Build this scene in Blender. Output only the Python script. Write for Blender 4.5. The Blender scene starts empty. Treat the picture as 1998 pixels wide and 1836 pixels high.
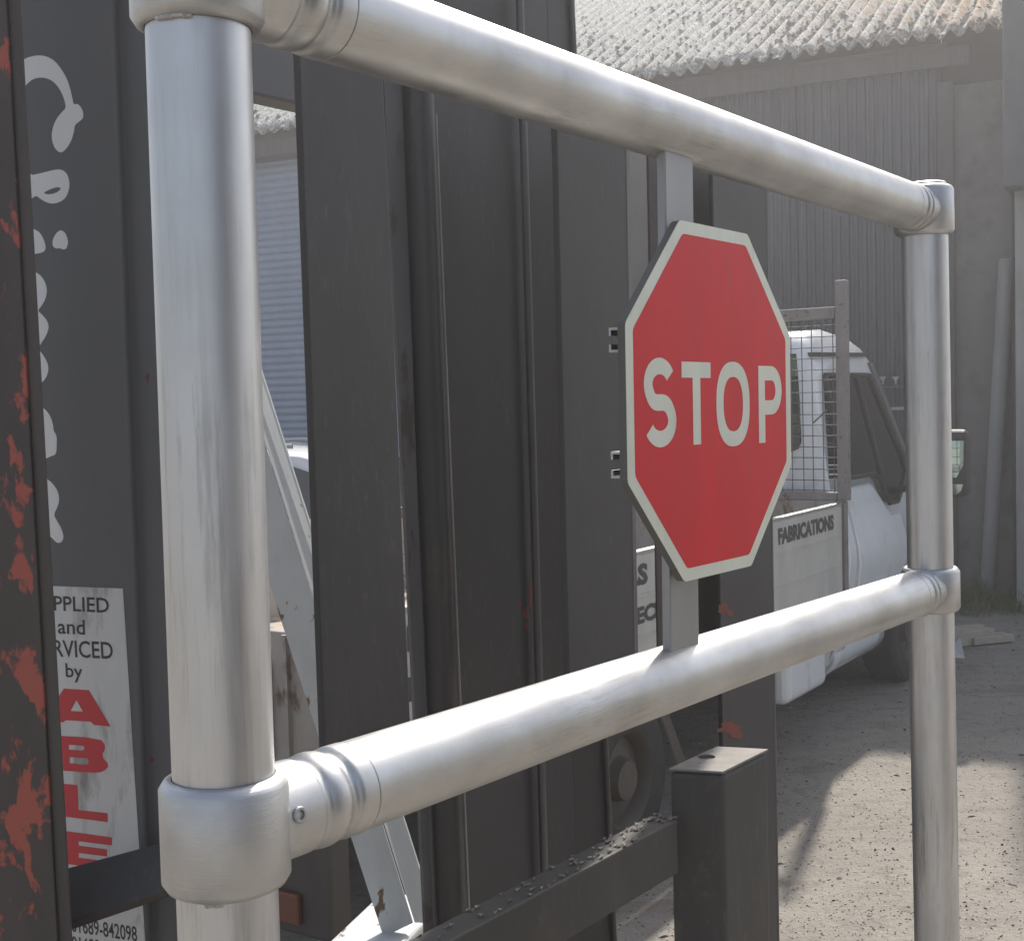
import bpy, bmesh, math, random
from mathutils import Vector, Matrix
random.seed(7)
SC = bpy.context.scene
COL = SC.collection

# ---------------------------------------------------------------- camera
EYE = 1.70                       # eye height in metres
FPX, CX, CY = 2550.0, 999.0, 918.0   # lens in pixels of a 1998 x 1836 frame
down = Vector((0.027, 1.0, 0.056)).normalized()        # world down seen in camera axes (x right, y down, z ahead)
fw = (Vector((0, 0, 1)) - down * down.z).normalized()  # world +Y
rt = fw.cross(down).normalized() * -1                  # world +X
if rt.x < 0: rt = -rt
# rows: world axes expressed in camera axes
def to_world(c):
    c = Vector(c)
    return Vector((c.dot(rt), c.dot(fw), -c.dot(down)))
cam_d = bpy.data.cameras.new("camera"); cam = bpy.data.objects.new("camera", cam_d); COL.objects.link(cam)
cam.location = (0, 0, EYE)
xr, yd, zf = to_world((1, 0, 0)), to_world((0, 1, 0)), to_world((0, 0, 1))
cam.matrix_world = Matrix(((xr.x, -yd.x, -zf.x, 0), (xr.y, -yd.y, -zf.y, 0), (xr.z, -yd.z, -zf.z, EYE), (0, 0, 0, 1)))
cam_d.sensor_fit = 'HORIZONTAL'; cam_d.sensor_width = 36.0
cam_d.lens = 36.0 * FPX / 1998.0
cam_d.clip_start = 0.05; cam_d.clip_end = 500
SC.camera = cam

# ---------------------------------------------------------------- sky, sun, exposure
SUN_EL, SUN_AZ = math.radians(46), math.radians(20)    # azimuth to the right of the view
world = bpy.data.worlds.new("World"); SC.world = world; world.use_nodes = True
wn = world.node_tree.nodes; wl = world.node_tree.links
bg = wn["Background"]
sky = wn.new("ShaderNodeTexSky"); sky.sky_type = 'NISHITA'; sky.sun_disc = False
sky.sun_elevation = SUN_EL; sky.sun_rotation = SUN_AZ
sky.air_density = 1.0; sky.dust_density = 2.5; sky.ozone_density = 1.0
hs = wn.new('ShaderNodeHueSaturation'); hs.inputs['Saturation'].default_value = .68   # thin bright haze whitens the whole sky
wl.new(sky.outputs[0], hs.inputs['Color']); wl.new(hs.outputs[0], bg.inputs[0]); bg.inputs[1].default_value = 0.12
sd = bpy.data.lights.new("sun", 'SUN'); sd.energy = 3.6; sd.angle = math.radians(1.5); sd.color = (1.0, 0.94, 0.85)
so = bpy.data.objects.new("sun", sd); COL.objects.link(so)
sdir = Vector((math.sin(SUN_AZ) * math.cos(SUN_EL), math.cos(SUN_AZ) * math.cos(SUN_EL), math.sin(SUN_EL)))
so.rotation_euler = (-sdir).to_track_quat('-Z', 'Y').to_euler(); so.location = sdir * 20
SC.view_settings.view_transform = 'Standard'; SC.view_settings.look = 'None'
SC.view_settings.gamma = 1.0; SC.view_settings.exposure = 0.75
SC.render.engine = 'CYCLES'
SC.cycles.use_denoising = True
SC.cycles.max_bounces = 8; SC.cycles.volume_bounces = 0

# ---------------------------------------------------------------- measuring helpers (surveying the photograph into metres)
ORG = Vector((0, 0, EYE))
def ray(px, py): return to_world(((px - CX) / FPX, (py - CY) / FPX, 1.0))
def at(px, py, y):                    # point at distance y ahead
    r = ray(px, py); return ORG + r * (y / r.y)
def at_z(px, py, z):
    r = ray(px, py); return ORG + r * ((z - EYE) / r.z)
def on(px, py, p0, n):                # point on the plane through p0 with normal n
    r = ray(px, py); return ORG + r * ((p0 - ORG).dot(n) / r.dot(n))
def horizon_dir(px):                  # level direction that vanishes at picture column px
    a, b = ray(px, 0), ray(px, 1800)
    t = a.z / (a.z - b.z); d = a + (b - a) * t
    return Vector((d.x, d.y, 0)).normalized()
UP = Vector((0, 0, 1))

# ---------------------------------------------------------------- object helpers
def world_loc(o):
    v = Vector(o.location)
    while o.parent: o = o.parent; v += Vector(o.location)
    return v
def tag(o, label=None, cat=None, group=None, kind=None):
    if label: o["label"] = label
    if cat: o["category"] = cat
    if group: o["group"] = group
    if kind: o["kind"] = kind
    return o
def empty(name, loc, label=None, cat=None, group=None):
    o = bpy.data.objects.new(name, None); COL.objects.link(o); o.location = loc; o.empty_display_size = 0.1
    return tag(o, label, cat, group)
class MB:
    def __init__(s): s.v = []; s.f = []; s.sm = []
    def add(s, vs, fs, smooth=False):
        b = len(s.v); s.v += [Vector(v) for v in vs]; s.f += [tuple(i + b for i in f) for f in fs]; s.sm += [smooth] * len(fs); return s
    def box(s, c, ax, ay, az):         # centre and three half axes
        c, ax, ay, az = Vector(c), Vector(ax), Vector(ay), Vector(az)
        vs = [c + ax * i + ay * j + az * k for k in (-1, 1) for j in (-1, 1) for i in (-1, 1)]
        fs = [(0, 2, 3, 1), (4, 5, 7, 6), (0, 1, 5, 4), (2, 6, 7, 3), (0, 4, 6, 2), (1, 3, 7, 5)]
        return s.add(vs, fs)
    def hexa(s, q, d):                 # quad q (4 points) pushed along d
        q = [Vector(p) for p in q]; d = Vector(d)
        vs = q + [p + d for p in q]
        return s.add(vs, [(3, 2, 1, 0), (4, 5, 6, 7), (0, 1, 5, 4), (1, 2, 6, 5), (2, 3, 7, 6), (3, 0, 4, 7)])
    def prism(s, poly, d):
        n = len(poly); q = [Vector(p) for p in poly]; d = Vector(d)
        return s.add(q + [p + d for p in q], [tuple(range(n - 1, -1, -1)), tuple(range(n, 2 * n))] + [(i, (i + 1) % n, (i + 1) % n + n, i + n) for i in range(n)])
    def lathe(s, p0, axis, prof, seg=48, caps=True, smooth=True):   # prof: (distance along axis, radius)
        p0 = Vector(p0); a = Vector(axis).normalized()
        e1 = a.orthogonal().normalized(); e2 = a.cross(e1)
        vs = []
        for h, r in prof:
            for k in range(seg):
                t = 2 * math.pi * k / seg
                vs.append(p0 + a * h + (e1 * math.cos(t) + e2 * math.sin(t)) * r)
        fs = []
        for i in range(len(prof) - 1):
            for k in range(seg):
                k2 = (k + 1) % seg
                fs.append((i * seg + k, i * seg + k2, (i + 1) * seg + k2, (i + 1) * seg + k))
        s.add(vs, fs, smooth)
        if caps:
            b = len(s.v) - len(vs)
            s.f.append(tuple(b + k for k in range(seg - 1, -1, -1))); s.sm.append(False)
            b2 = b + (len(prof) - 1) * seg
            s.f.append(tuple(b2 + k for k in range(seg))); s.sm.append(False)
        return s
    def tube(s, p0, p1, r, seg=10, r1=None):
        p0, p1 = Vector(p0), Vector(p1); L = (p1 - p0).length
        return s.lathe(p0, p1 - p0, [(0, r), (L, r if r1 is None else r1)], seg)
    def build(s, name, mat, parent=None, bevel=0, seg=2, kind=None, label=None):
        base = world_loc(parent) if parent else Vector((0, 0, 0))
        me = bpy.data.meshes.new(name)
        loc = Vector((0, 0, 0))
        me.from_pydata([tuple(v - base - loc) for v in s.v], [], s.f)
        for p, q in zip(me.polygons, s.sm): p.use_smooth = q
        bm = bmesh.new(); bm.from_mesh(me)
        bmesh.ops.recalc_face_normals(bm, faces=bm.faces)
        if bevel:
            es = [e for e in bm.edges if len(e.link_faces) == 2 and e.calc_face_angle(0) > 0.5]
            bmesh.ops.bevel(bm, geom=es, offset=bevel, segments=seg, affect='EDGES', profile=0.5, clamp_overlap=True)
        bm.to_mesh(me); bm.free()
        if any(s.sm): me.set_sharp_from_angle(angle=math.radians(38))
        if mat: me.materials.append(mat)
        o = bpy.data.objects.new(name, me); COL.objects.link(o); o.parent = parent
        if kind: o["kind"] = kind
        if label: o["label"] = label
        return o
    def thing(s, name, mat, label, cat, group=None, bevel=0, seg=2):     # a top-level single mesh, origin at its base
        lo = Vector((sum(v.x for v in s.v) / len(s.v), sum(v.y for v in s.v) / len(s.v), min(v.z for v in s.v)))
        s.v = [v - lo for v in s.v]
        o = s.build(name, mat, None, bevel, seg); o.location = lo
        return tag(o, label, cat, group)

# ---------------------------------------------------------------- materials
def new_mat(name, base=(.5, .5, .5), rough=.6, metal=0.0, spec=.5, coat=0.0):
    m = bpy.data.materials.new(name); m.use_nodes = True
    b = m.node_tree.nodes["Principled BSDF"]
    b.inputs["Base Color"].default_value = (*base, 1); b.inputs["Roughness"].default_value = rough
    b.inputs["Metallic"].default_value = metal; b.inputs["Specular IOR Level"].default_value = spec
    b.inputs["Coat Weight"].default_value = coat
    return m, m.node_tree, b
def coords(nt, scale=(1, 1, 1)):
    tc = nt.nodes.new("ShaderNodeTexCoord"); mp = nt.nodes.new("ShaderNodeMapping"); mp.inputs["Scale"].default_value = scale
    geo = nt.nodes.new("ShaderNodeNewGeometry")
    nt.links.new(geo.outputs["Position"], mp.inputs[0]); return mp.outputs[0]
def noise(nt, scale, detail=5, rough=.6, stretch=(1, 1, 1), dist=0.0):
    n = nt.nodes.new("ShaderNodeTexNoise"); n.inputs["Scale"].default_value = scale; n.inputs["Detail"].default_value = detail
    n.inputs["Roughness"].default_value = rough; n.inputs["Distortion"].default_value = dist
    nt.links.new(coords(nt, stretch), n.inputs["Vector"]); return n.outputs["Fac"]
def ramp(nt, fac, lo, hi, a=(0, 0, 0), b=(1, 1, 1)):
    r = nt.nodes.new("ShaderNodeValToRGB"); r.color_ramp.elements[0].position = lo; r.color_ramp.elements[1].position = hi
    r.color_ramp.elements[0].color = (*a, 1); r.color_ramp.elements[1].color = (*b, 1)
    nt.links.new(fac, r.inputs[0]); return r.outputs[0]
def mix(nt, fac, a, b):
    m = nt.nodes.new("ShaderNodeMix"); m.data_type = 'RGBA'
    nt.links.new(fac, m.inputs[0])
    for sock, v in ((m.inputs[6], a), (m.inputs[7], b)):
        if isinstance(v, tuple): sock.default_value = (*v, 1)
        else: nt.links.new(v, sock)
    return m.outputs[2]
def mul(nt, a, b):
    m = nt.nodes.new("ShaderNodeMath"); m.operation = 'MULTIPLY'
    nt.links.new(a, m.inputs[0])
    if isinstance(b, (int, float)): m.inputs[1].default_value = b
    else: nt.links.new(b, m.inputs[1])
    return m.outputs[0]
def bump(nt, b, h, strength=.3, dist=.002):
    n = nt.nodes.new("ShaderNodeBump"); n.inputs["Strength"].default_value = strength; n.inputs["Distance"].default_value = dist
    nt.links.new(h, n.inputs["Height"]); nt.links.new(n.outputs[0], b.inputs["Normal"])
def painted(name, base, dark, rough=.5, scale=6, spread=(.35, .7), stretch=(1, 1, .35), metal=0, rust=None, rust_at=(.62, .68), rust_scale=14, rust_stretch=(1, 1, 1), bump_s=.15, bscale=220, bdist=.0006, spec=.5, coat=0.0, dust=0.0):
    m, nt, b = new_mat(name, base, rough, metal, spec, coat)
    c = mix(nt, ramp(nt, noise(nt, scale, 6, .65, stretch), *spread), base, dark)
    if rust:
        c = mix(nt, ramp(nt, noise(nt, rust_scale, 7, .62, rust_stretch, .3), *rust_at), c, rust)
    if dust:
        d1 = mul(nt, ramp(nt, noise(nt, 95, 8, .75, (1, 1, .25)), .54, .68), ramp(nt, noise(nt, 3.5, 5, .6), .38, .66))
        c = mix(nt, mul(nt, d1, dust), c, (.30, .28, .265))
        c = mix(nt, mul(nt, ramp(nt, noise(nt, 2.2, 6, .6, (1, 1, .5)), .42, .64), .45), c, tuple(x * .62 for x in base))
    nt.links.new(c, b.inputs["Base Color"])
    bump(nt, b, noise(nt, bscale, 4, .6), bump_s, bdist)
    return m
# aluminium tube: drawn marks along the tube, smudges, handling scuffs
def tube_metal(name, along, r0, r1, tone):
    m, nt, b = new_mat(name, (.64, .64, .64), .33, 1.0)
    cross = (1, 1, .05) if along == 'z' else (.22, .22, 5.0)
    c = mix(nt, ramp(nt, noise(nt, 7, 7, .62, (1, 1, .6 if along == 'z' else 1)), .36, .68), tone[0], tone[1])
    scuff = mul(nt, ramp(nt, noise(nt, 60, 9, .78, cross), .51, .60), ramp(nt, noise(nt, 5, 4, .6), .43, .68))
    c = mix(nt, mul(nt, scuff, .55), c, (.24, .23, .215))
    fine = ramp(nt, noise(nt, 240, 6, .7, cross), .52, .66)
    c = mix(nt, mul(nt, fine, .16), c, (.36, .355, .35))
    nt.links.new(c, b.inputs["Base Color"])
    mr = nt.nodes.new("ShaderNodeMapRange"); mr.inputs[1].default_value = .3; mr.inputs[2].default_value = .7; mr.inputs[3].default_value = r0; mr.inputs[4].default_value = r1
    nt.links.new(noise(nt, 16, 7, .65, (1, 1, .5 if along == 'z' else 1)), mr.inputs[0]); nt.links.new(mr.outputs[0], b.inputs["Roughness"])
    bump(nt, b, noise(nt, 130, 6, .65, (1, 1, .2) if along == 'z' else (.4, .4, 2)), .07, .0004)
    return m
ALU = tube_metal("aluminium_tube", 'z', .38, .50, ((.66, .66, .665), (.55, .547, .545)))
ALUR = tube_metal("aluminium_rail", 'x', .36, .54, ((.58, .58, .575), (.43, .425, .42)))
# cast fittings: a little rougher, filed
CAST, nt, b = new_mat("cast_aluminium", (.66, .66, .66), .42, 1.0)
c = mix(nt, ramp(nt, noise(nt, 14, 6, .6), .4, .72), (.58, .58, .58), (.42, .415, .41))
nt.links.new(c, b.inputs["Base Color"])
bump(nt, b, noise(nt, 120, 7, .75, (.5, .5, 5)), .5, .0008)
FLATALU = painted("flat_aluminium", (.46, .46, .465), (.37, .37, .37), .42, 8, metal=1.0, bump_s=.06)
BARALU = painted("dull_aluminium_bar", (.36, .36, .362), (.30, .30, .30), .55, 8, metal=1.0, bump_s=.06)
STEEL = painted("dark_steel", (.046, .043, .043), (.064, .059, .058), .55, 5, rust=(.085, .045, .038), rust_at=(.60, .78), rust_scale=7, rust_stretch=(1, 1, .4), dust=.2)
STEELR = painted("dark_steel_red_primer", (.044, .041, .041), (.064, .058, .057), .55, 5, rust=(.32, .040, .028), rust_at=(.715, .73), rust_scale=9, rust_stretch=(1, 1, .5), dust=.2)
STEELW = painted("worn_steel_edge", (.15, .145, .14), (.11, .105, .10), .45, 10, rust=(.09, .08, .075), rust_at=(.50, .75), rust_scale=14, rust_stretch=(1, 1, .3), metal=.3)
MASTGREY = painted("grey_mast_paint", (.120, .122, .125), (.140, .135, .132), .5, 4, rust=(.035, .032, .03), rust_at=(.74, .78), rust_scale=40)
RUSTRED = painted("rust_and_red_paint", (.062, .050, .046), (.09, .07, .062), .65, 8, rust=(.36, .085, .058), rust_at=(.53, .565), rust_scale=19, rust_stretch=(1, 1, .6), bump_s=.4, bdist=.002, bscale=90)
STILESIDE = painted("brown_steel", (.060, .050, .045), (.085, .07, .062), .6, 9)
RACK = painted("rack_steel", (.048, .044, .041), (.075, .068, .06), .6, 6, rust=(.11, .085, .065), rust_at=(.62, .75), rust_scale=12, dust=.2)
RACKTOP = painted("pale_cap_steel", (.24, .22, .20), (.15, .14, .125), .7, 25)  # paler tone for the cap plate than for the post
FLAKE = painted("flaked_paint", (.30, .28, .25), (.12, .095, .075), .8, 40, bump_s=.5)
WHITE_PRINT, _, _ = new_mat("white_print", (.80, .80, .79), .5)
LABEL = painted("dirty_white_label", (.70, .70, .69), (.60, .60, .58), .45, 12, rust=(.26, .245, .215), rust_at=(.53, .70), rust_scale=20, rust_stretch=(1, 1, .3))
RED_PRINT, _, _ = new_mat("red_print", (.60, .045, .055), .45)
BLACK_PRINT, _, _ = new_mat("black_print", (.05, .05, .05), .5)
SIGNRED = painted("sign_red", (.72, .014, .026), (.60, .018, .028), .48, 12, rust=(.55, .05, .05), rust_at=(.56, .85), rust_scale=50, rust_stretch=(1, 1, .25), spec=.3, bump_s=.03)
SIGNWHITE = painted("sign_white", (.74, .76, .64), (.64, .66, .55), .32, 25, rust=(.50, .49, .40), rust_at=(.60, .85), rust_scale=70, rust_stretch=(1, 1, .3), bump_s=.03)
SIGNEDGE, _, _ = new_mat("sign_edge_dark", (.10, .095, .085), .6)
WHITESTEEL = painted("chipped_white_paint", (.62, .64, .64), (.50, .52, .52), .45, 9, rust=(.16, .10, .065), rust_at=(.635, .66), rust_scale=22, rust_stretch=(1, 1, .6), bump_s=.2)
VAN = painted("white_van_paint", (.82, .835, .85), (.74, .75, .76), .22, 3, rust=(.50, .475, .44), rust_at=(.58, .82), rust_scale=7, rust_stretch=(1, 1, .5), spec=.5, coat=.5, bump_s=.0)
BOARD = painted("cream_bed_panel", (.56, .545, .50), (.44, .43, .40), .5, 7, rust=(.26, .22, .18), rust_at=(.66, .78), rust_scale=12)
BEDIN = painted("worn_bed_lining", (.50, .44, .37), (.40, .34, .28), .75, 6, rust=(.20, .12, .09), rust_at=(.55, .62), rust_scale=16)
BEDRUST = painted("rusty_white_panel", (.34, .31, .28), (.22, .19, .165), .6, 8, rust=(.13, .075, .05), rust_at=(.56, .66), rust_scale=12, rust_stretch=(1, 1, .5))
GREYPOST = painted("grey_frame_paint", (.24, .22, .215), (.17, .15, .14), .55, 10, rust=(.09, .05, .04), rust_at=(.60, .66), rust_scale=30)
RUBBER = painted("tyre_rubber", (.030, .030, .031), (.055, .052, .05), .8, 12)
RIM = painted("dusty_wheel", (.105, .088, .07), (.07, .058, .046), .6, 9)
BLACKP, _, _ = new_mat("black_plastic", (.022, .022, .024), .45)
GLASS, nt, b = new_mat("dark_glass", (.055, .056, .050), .05, 0, .8)
PANE = bpy.data.materials.new("window_glass"); PANE.use_nodes = True
pn = PANE.node_tree; pn.nodes.clear()
po, pm, pt, pg, pf_ = (pn.nodes.new("ShaderNode" + k) for k in ("OutputMaterial", "MixShader", "BsdfTransparent", "BsdfGlossy", "Fresnel"))
pt.inputs[0].default_value = (.66, .71, .68, 1); pg.inputs["Roughness"].default_value = .02; pf_.inputs[0].default_value = 1.6
pn.links.new(pf_.outputs[0], pm.inputs[0]); pn.links.new(pt.outputs[0], pm.inputs[1]); pn.links.new(pg.outputs[0], pm.inputs[2]); pn.links.new(pm.outputs[0], po.inputs[0])
MIRROR, _, _ = new_mat("mirror_glass", (.46, .66, .66), .02, 1.0)
ORANGE, _, _ = new_mat("orange_lens", (.17, .062, .035), .45)
WIRE, _, _ = new_mat("galvanised_wire", (.10, .105, .10), .7, .0)
DOORP = painted("blue_grey_cladding", (.072, .074, .092), (.050, .050, .062), .5, 3, stretch=(4, 4, .25), rust=(.135, .13, .14), rust_at=(.55, .75), rust_scale=5, rust_stretch=(5, 5, .35))
TIMBER = painted("dark_timber", (.095, .088, .085), (.065, .060, .058), .7, 6, stretch=(6, 6, .5))
TRIM = painted("grey_trim", (.14, .137, .14), (.105, .102, .104), .65, 5)
WALLM = painted("cement_render", (.20, .185, .17), (.155, .143, .135), .85, 2.2, rust=(.095, .09, .088), rust_at=(.48, .72), rust_scale=3, bump_s=.4, bscale=60, bdist=.004)
DARKWALL = painted("dark_boarding_and_shade", (.058, .055, .056), (.080, .075, .074), .8, 4)  # dark barn walls; also paints the shade under the eave
PILLAR = painted("pale_block", (.40, .385, .35), (.30, .285, .26), .85, 6, bump_s=.5, bscale=50, bdist=.004)
SHUT = painted("shutter_blue_grey", (.30, .355, .455), (.26, .31, .40), .42, 6)
PIPE = painted("grey_pipe", (.27, .265, .255), (.22, .215, .205), .75, 5)
WOOD = painted("pale_sawn_timber", (.46, .41, .34), (.36, .31, .25), .75, 18, stretch=(1, 1, 1))
PAPER, _, _ = new_mat("white_paper", (.70, .72, .74), .7)
# fibre-cement roof with lichen and moss
ROOF, nt, b = new_mat("fibre_cement_roof", (.45, .45, .42), .9)
c = mix(nt, ramp(nt, noise(nt, 14, 8, .7), .40, .60), (.68, .68, .64), (.46, .455, .42))
c = mix(nt, ramp(nt, noise(nt, 45, 6, .7, (1, 1, 1), .5), .53, .60), c, (.085, .08, .07))
sep = nt.nodes.new("ShaderNodeSeparateXYZ"); g = nt.nodes.new("ShaderNodeNewGeometry"); nt.links.new(g.outputs["Position"], sep.inputs[0])
mr = nt.nodes.new("ShaderNodeMapRange"); mr.inputs[1].default_value = 1.9; mr.inputs[2].default_value = 3.6; nt.links.new(sep.outputs[0], mr.inputs[0])
lich = mul(nt, mul(nt, mr.outputs[0], .9), ramp(nt, noise(nt, 9, 6, .65), .42, .60))
c = mix(nt, lich, c, (.42, .22, .09))
nt.links.new(c, b.inputs["Base Color"]); bump(nt, b, noise(nt, 60, 7, .7), .9, .02)
MOSS = painted("dry_moss", (.13, .12, .09), (.50, .48, .42), .95, 7, stretch=(1, 1, 1))
# dusty yard
GROUND, nt, b = new_mat("dusty_yard", (.30, .265, .22), .95, 0, .2)
c = mix(nt, ramp(nt, noise(nt, 1.1, 7, .62), .35, .70), (.350, .322, .282), (.262, .240, .212))
c = mix(nt, ramp(nt, noise(nt, 9, 8, .7), .50, .74), c, (.195, .178, .158))
c = mix(nt, ramp(nt, noise(nt, 75, 5, .7, (1, 1, 1), .6), .60, .66), c, (.12, .105, .09))
c = mix(nt, ramp(nt, noise(nt, 55, 4, .6), .68, .72), c, (.50, .46, .40))
nt.links.new(c, b.inputs["Base Color"]); c = mix(nt, mul(nt, ramp(nt, noise(nt, 2.3, 5, .55, (.35, 1.6, 1), .8), .55, .66), .5), c, (.20, .165, .13))
nt.links.new(c, b.inputs['Base Color']); bump(nt, b, noise(nt, 40, 8, .7), .8, .014)
DEBRIS1, _, _ = new_mat("dark_grit", (.09, .075, .062), .9)
DEBRIS2, _, _ = new_mat("pale_grit", (.48, .43, .36), .9)
GRASS = painted("dry_green_grass", (.075, .125, .040), (.17, .16, .08), .7, 20)

# ================================================================ THE SETTING
gp = MB()
N = 40; R = 70.0
for j in range(N + 1):
    for i in range(N + 1):
        gp.v.append(Vector(((i / N - .5) * 2 * R, (j / N - .5) * 2 * R, 0)))
for j in range(N):
    for i in range(N):
        a = j * (N + 1) + i; gp.f.append((a, a + 1, a + N + 2, a + N + 1)); gp.sm.append(True)
ground = gp.build("ground", GROUND); ground["kind"] = "structure"

# ---------------------------------------------------------------- old barn at the back of the yard
WD = -horizon_dir(-4100)                 # level direction along the barn front, left to right
WN = Vector((WD.y, -WD.x, 0))            # out of the wall, towards the yard
if WN.y > 0: WN = -WN
EAVE0 = at(1920, 52, 9.7)                # a point on the eave line
EZ = EAVE0.z
WALL0 = Vector((EAVE0.x, EAVE0.y, 0)) - WN * 0.35    # wall face
def wpt(px, py, off=0.0): return on(px, py, WALL0 + WN * off, WN)
def wu(px, py=700, off=0.0): return (wpt(px, py, off) - WALL0).dot(WD)
def W(u, z, off=0.0): return WALL0 + WD * u + WN * off + UP * z
barn = empty("barn", WALL0, "old barn with corrugated fibre-cement roof, dark cladding and roller shutter", "barn")
u_l, u_r = -13.5, 3.2
def wbox(u0, u1, z0, z1, o0, o1): return MB().box(W((u0 + u1) / 2, (z0 + z1) / 2, (o0 + o1) / 2), WD * ((u1 - u0) / 2), UP * ((z1 - z0) / 2), WN * ((o1 - o0) / 2))
u_door0, u_door1 = wu(1335, 500), wu(1838, 500)
u_sh0, u_sh1 = wu(330, 500), wu(830, 500)
z_eave_shade = wpt(1900, 163).z
wbox(u_l, u_sh0 - .08, 0, EZ + .13, -.3, 0).build("wall", DARKWALL, barn)
wbox(u_sh1 + .08, u_door0, 0, EZ + .13, -.3, 0).build("wall", DARKWALL, barn)
wbox(u_sh0 - .08, u_sh1 + .08, wpt(550, 268).z, EZ + .13, -.3, 0).build("wall", DARKWALL, barn)
wbox(u_door1, u_r, 0, z_eave_shade, -.3, 0).build("wall", WALLM, barn)
wbox(u_door1 - .0, u_r, z_eave_shade + .003, EZ + .13, -.30, -.06).build("eave_shade_band", DARKWALL, barn)  # dark band painting the eave's shadow on the upper wall
z_dt = wpt(1600, 150).z
wbox(u_door0 + .003, u_door1 - .003, z_dt + .25, EZ + .13, -.3, -.003).build("wall", DARKWALL, barn)
wbox(u_door0 - .2, u_door1 + .2, 0, EZ, -.42, -.345).build("back_wall", DARKWALL, barn)
wbox(u_door0 + .001, u_door1 - .001, 0, z_dt + .249, -.06, -.03).build("door_backing", DARKWALL, barn)
# door frame
wbox(wu(1240), u_door1 + .06, wpt(1500, 165).z, wpt(1500, 137).z, .002, .10).build("door_track", TRIM, barn, .008)
wbox(u_door1 - .02, u_door1 + .10, 0, wpt(1838, 112).z - .2, .002, .06).build("door_jamb", TIMBER, barn, .008)
wbox(wu(1335) - .02, wu(1355), 0, wpt(1340, 180).z - .15, .002, .05).build("door_jamb", TIMBER, barn, .008)
wbox(wu(1180), wu(1320), wpt(1250, 240).z, wpt(1250, 195).z, .002, .05).build("lintel_board", TRIM, barn, .006)
# two sliding leaves of corrugated cladding
def leaf(u0, u1, off):
    m = MB(); n = int((u1 - u0) / .0085); z1 = z_dt + .12
    prof = []
    for i in range(n + 1):
        u = u0 + (u1 - u0) * i / n; ph = (u / .068) % 1.0
        d = .014 if ph < .42 else (.014 - (ph - .42) / .08 * .014 if ph < .5 else (0 if ph < .92 else (ph - .92) / .08 * .014))
        prof.append((u, d))
    zs = [0.06, z1]
    for z in zs:
        for u, d in prof: m.v.append(W(u, z, off + d))
    k = len(prof)
    for i in range(k - 1): m.f.append((i, i + 1, k + i + 1, k + i)); m.sm.append(False)
    return m.build("door_leaf", DOORP, barn)
leaf(u_door0 - .1, wu(1560), .012); leaf(wu(1560) + .01, u_door1 - .03, .030)
# pale cladding joint line and hooks on the door
wbox(wu(1722), wu(1790), wpt(1750, 754).z - .012, wpt(1750, 754).z + .006, .05, .08).build("hook_rail", TRIM, barn)
for px in (1723, 1748):
    p = wpt(px, 742, .075)
    m = MB().prism([p + WD * -.028 + UP * .028, p + WD * .028 + UP * .028, p + WD * .006 + UP * -.005, p + WD * .006 + UP * -.035, p + WD * -.006 + UP * -.035, p + WD * -.006 + UP * -.005], WN * .012)
    m.build("hook", PILLAR, barn)
p = wpt(1752, 797, .06); MB().box(p, WD * .05, UP * .012, WN * .012).build("latch", PILLAR, barn)
# roof: one corrugated sheet with real waves
RP = math.radians(27); ru = -WN * math.cos(RP) + UP * math.sin(RP); rn = (WN * math.sin(RP) + UP * math.cos(RP))
u0r, u1r = wu(300, 200, .35) , (EAVE0 - WALL0).dot(WD) + .12
m = MB(); WL = .135; nper = 10; cols = int((u1r - u0r) / WL * nper); rows = 12; RL = 5.2
rr = random.Random(3)
edge = [rr.uniform(-.03, .03) for _ in range(200)]
for j in range(rows + 1):
    for i in range(cols + 1):
        u = u0r + (u1r - u0r) * i / cols
        h = .030 * math.sin(2 * math.pi * u / WL) + .008 * math.sin(u * 3.1 + j)
        l = RL * (j / rows) ** 1.3 + (edge[int(u / WL) % 200] if j == 0 else 0)
        m.v.append(W(u, EZ, .35) + ru * l + rn * h)
for j in range(rows):
    for i in range(cols):
        a = j * (cols + 1) + i; m.f.append((a, a + 1, a + cols + 2, a + cols + 1)); m.sm.append(True)
roof = m.build("roof", ROOF, barn)
sol = roof.modifiers.new("thick", 'SOLIDIFY'); sol.thickness = .012; sol.offset = -1
m = MB()
for k in range(9000):                    # moss and lichen lumps in the valleys
    u = rr.uniform(u0r + .05, u1r - .05); l = 3.0 * rr.random() ** 1.6
    ph = rr.gauss(.75, .16); u = (math.floor(u / WL) + ph) * WL
    if not (u0r < u < u1r): continue
    s_ = rr.uniform(.010, .034)
    h = .030 * math.sin(2 * math.pi * u / WL)
    c0 = W(u, EZ, .35) + ru * l + rn * h
    e1 = (WD * rr.uniform(.6, 1.2)) * s_; e2 = ru * s_ * rr.uniform(.8, 2.2)
    top = c0 + rn * s_ * rr.uniform(.3, .9)
    m.add([c0 - e1, c0 - e2, c0 + e1, c0 + e2, top + e1 * .3, top - e1 * .3], [(0, 1, 5), (1, 2, 4), (1, 4, 5), (2, 3, 4), (3, 0, 5), (3, 5, 4)], True)
m.build("moss", MOSS, roof, kind="stuff")
wbox(u0r, u1r - .25, EZ - .20, EZ - .06, .10, .14).build("fascia_board", TIMBER, barn)
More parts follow.
